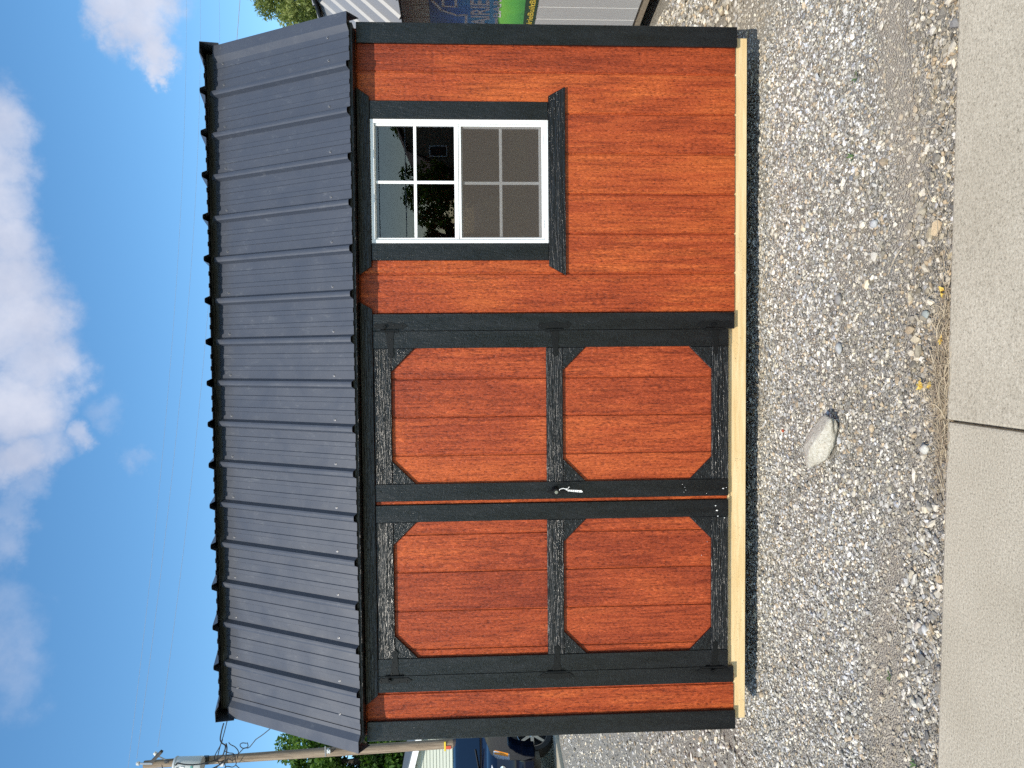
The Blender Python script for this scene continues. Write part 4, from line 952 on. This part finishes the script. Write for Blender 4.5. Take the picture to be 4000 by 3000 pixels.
for s in (1, -1):
    no = Vector((0, s*.92, .38)).normalized()
    def sp_(x, t): a = .90+(.70-.90)*t; return (x, s*a, 1.37+.49*t)
    for xa, xb, ta, tb in ((.80, -.12, .2, -.12), (-.22, -1.12, -.22, -1.12), (-1.22, -2.2, -1.22, -2.1)):
        quad_panel(sp_(xa, .08), sp_(xb, .08), sp_(tb, .9), sp_(ta, .9), no).obj('side_window', 'car_glass', car)
    hl = MB().add([(2.50, s*.60, .86), (2.36, s*.94, .88), (2.24, s*.955, 1.15), (2.34, s*.60, 1.21), (2.60, s*.60, .86), (2.47, s*.975, .88), (2.34, s*.995, 1.16), (2.45, s*.60, 1.225)],
                  [(0, 1, 2, 3), (4, 5, 6, 7), (0, 4, 5, 1), (1, 5, 6, 2), (2, 6, 7, 3), (3, 7, 4, 0)]).obj('headlight', 'lamp_lens', car, bevel=.01, seg=2)
    for k in range(3): MB().lathe([(.045, 0), (.05, .03), (.02, .035)], 12, 'x', (2.575-.035*k, s*(.67+.09*k), 1.0)).obj('lamp_bowl', 'lamp_reflector', hl)
    MB().add([(2.492, s*.935, .90), (2.470, s*.985, .90), (2.335, s*1.003, 1.14), (2.37, s*.945, 1.15)], [(0, 1, 2, 3)]).obj('turn_signal', 'amber_lens', hl)
    MB().box(2.565, 2.61, s*.8-.13 if s > 0 else s*.8-.06, s*.8+.06 if s > 0 else s*.8+.13, .55, .68).obj('fog_lamp', 'lamp_reflector', car, bevel=.01)
    mr_ = MB().box(.86, 1.02, s*1.02 if s > 0 else s*1.24, s*1.24 if s > 0 else s*1.02, 1.38, 1.58).obj('side_mirror', 'navy_paint', car, bevel=.03, seg=2, smooth=True)
    MB().box(-2.15, .2, s*.62-.02, s*.62+.02, 1.97, 2.0).obj('roof_rail', 'chrome', car, bevel=.008)
    MB().box(-.95, .95, s*1.0-.02, s*1.0+.02, .72, .76).obj('side_moulding', 'chrome', car, bevel=.004)
    for xh in (.1, -.9): MB().box(xh-.1, xh+.1, s*1.0-.015, s*1.0+.035, 1.12, 1.16).obj('door_handle', 'chrome', car, bevel=.008)
    MB().box(-2.62, -2.5, s*.86-.08, s*.86+.08, .95, 1.3).obj('tail_lamp', 'signal_red', car, bevel=.02)
tyre = MB().lathe([(.29, -.12), (.385, -.125), (.4, -.09), (.4, .09), (.385, .125), (.29, .12), (.285, 0)], 32, 'y').data('wheel', 'rubber', 0, True)
rim = MB(); rim.lathe([(.292, .085), (.30, .118), (.285, .122), (.272, .10), (.268, -.08), (.29, -.1)], 32, 'y', caps=False); rim.lathe([(.075, .02), (.075, .105), (.05, .118), (.001, .12)], 18, 'y')
for k in range(7):
    a = 2*math.pi*k/7; c, s_ = math.cos(a), math.sin(a)
    P = []
    for rr, ww, yy in ((.06, .034, .108), (.275, .026, .112)):
        for dw in (-ww, ww):
            for dy in (0, -.03): P.append((rr*c-dw*s_, yy+dy, rr*s_+dw*c))
    rim.add(P, [(0, 2, 6, 4), (1, 5, 7, 3), (0, 4, 5, 1), (2, 3, 7, 6), (4, 6, 7, 5), (0, 1, 3, 2)])
rimd = rim.data('rim', 'wheel_alloy', 0, True); disc = MB().lathe([(.2, 0), (.2, .03), (.001, .03)], 20, 'y').data('brake_disc', 'rubber')
for sx in (-WB, WB):
    for s in (1, -1):
        wh = inst('wheel', tyre, car, (sx, s*.895, RT), (0, 0, R((0 if s > 0 else 180)-(30 if sx > 0 else 0)))); inst('rim', rimd, wh); inst('brake_disc', disc, wh, (0, .0, 0))
gl_ = MB().box(2.50, 2.62, -.52, .52, .80, 1.16).obj('grille', 'black_plastic', car, bevel=.02)
for k in range(5): MB().box(2.615, 2.63, -.5, .5, .84+k*.065, .865+k*.065).obj('grille_bar', 'chrome', gl_, bevel=.004)
MB().box(2.56, 2.64, -.9, .9, .44, .72).obj('front_bumper', 'navy_paint', car, bevel=.04, seg=2, smooth=True)
MB().box(2.5, 2.6, -.6, .6, .34, .44).obj('skid_plate', 'black_plastic', car, bevel=.02)
for s in (-1, 1): MB().tube([(1.12, s*.1+.3*0, 1.41), (.98, s*.55, 1.5)], .012, 5).obj('wiper', 'black_plastic', car)
for s in (-1, 1):
    MB().box(-1.95, -1.0, s*.99-.06, s*.99-.055, .3, .5).obj('wheel_well', 'black_plastic', car)
MB().box(-2.3, 2.3, -.80, .80, .30, .62).obj('underbody', 'black_plastic', car)
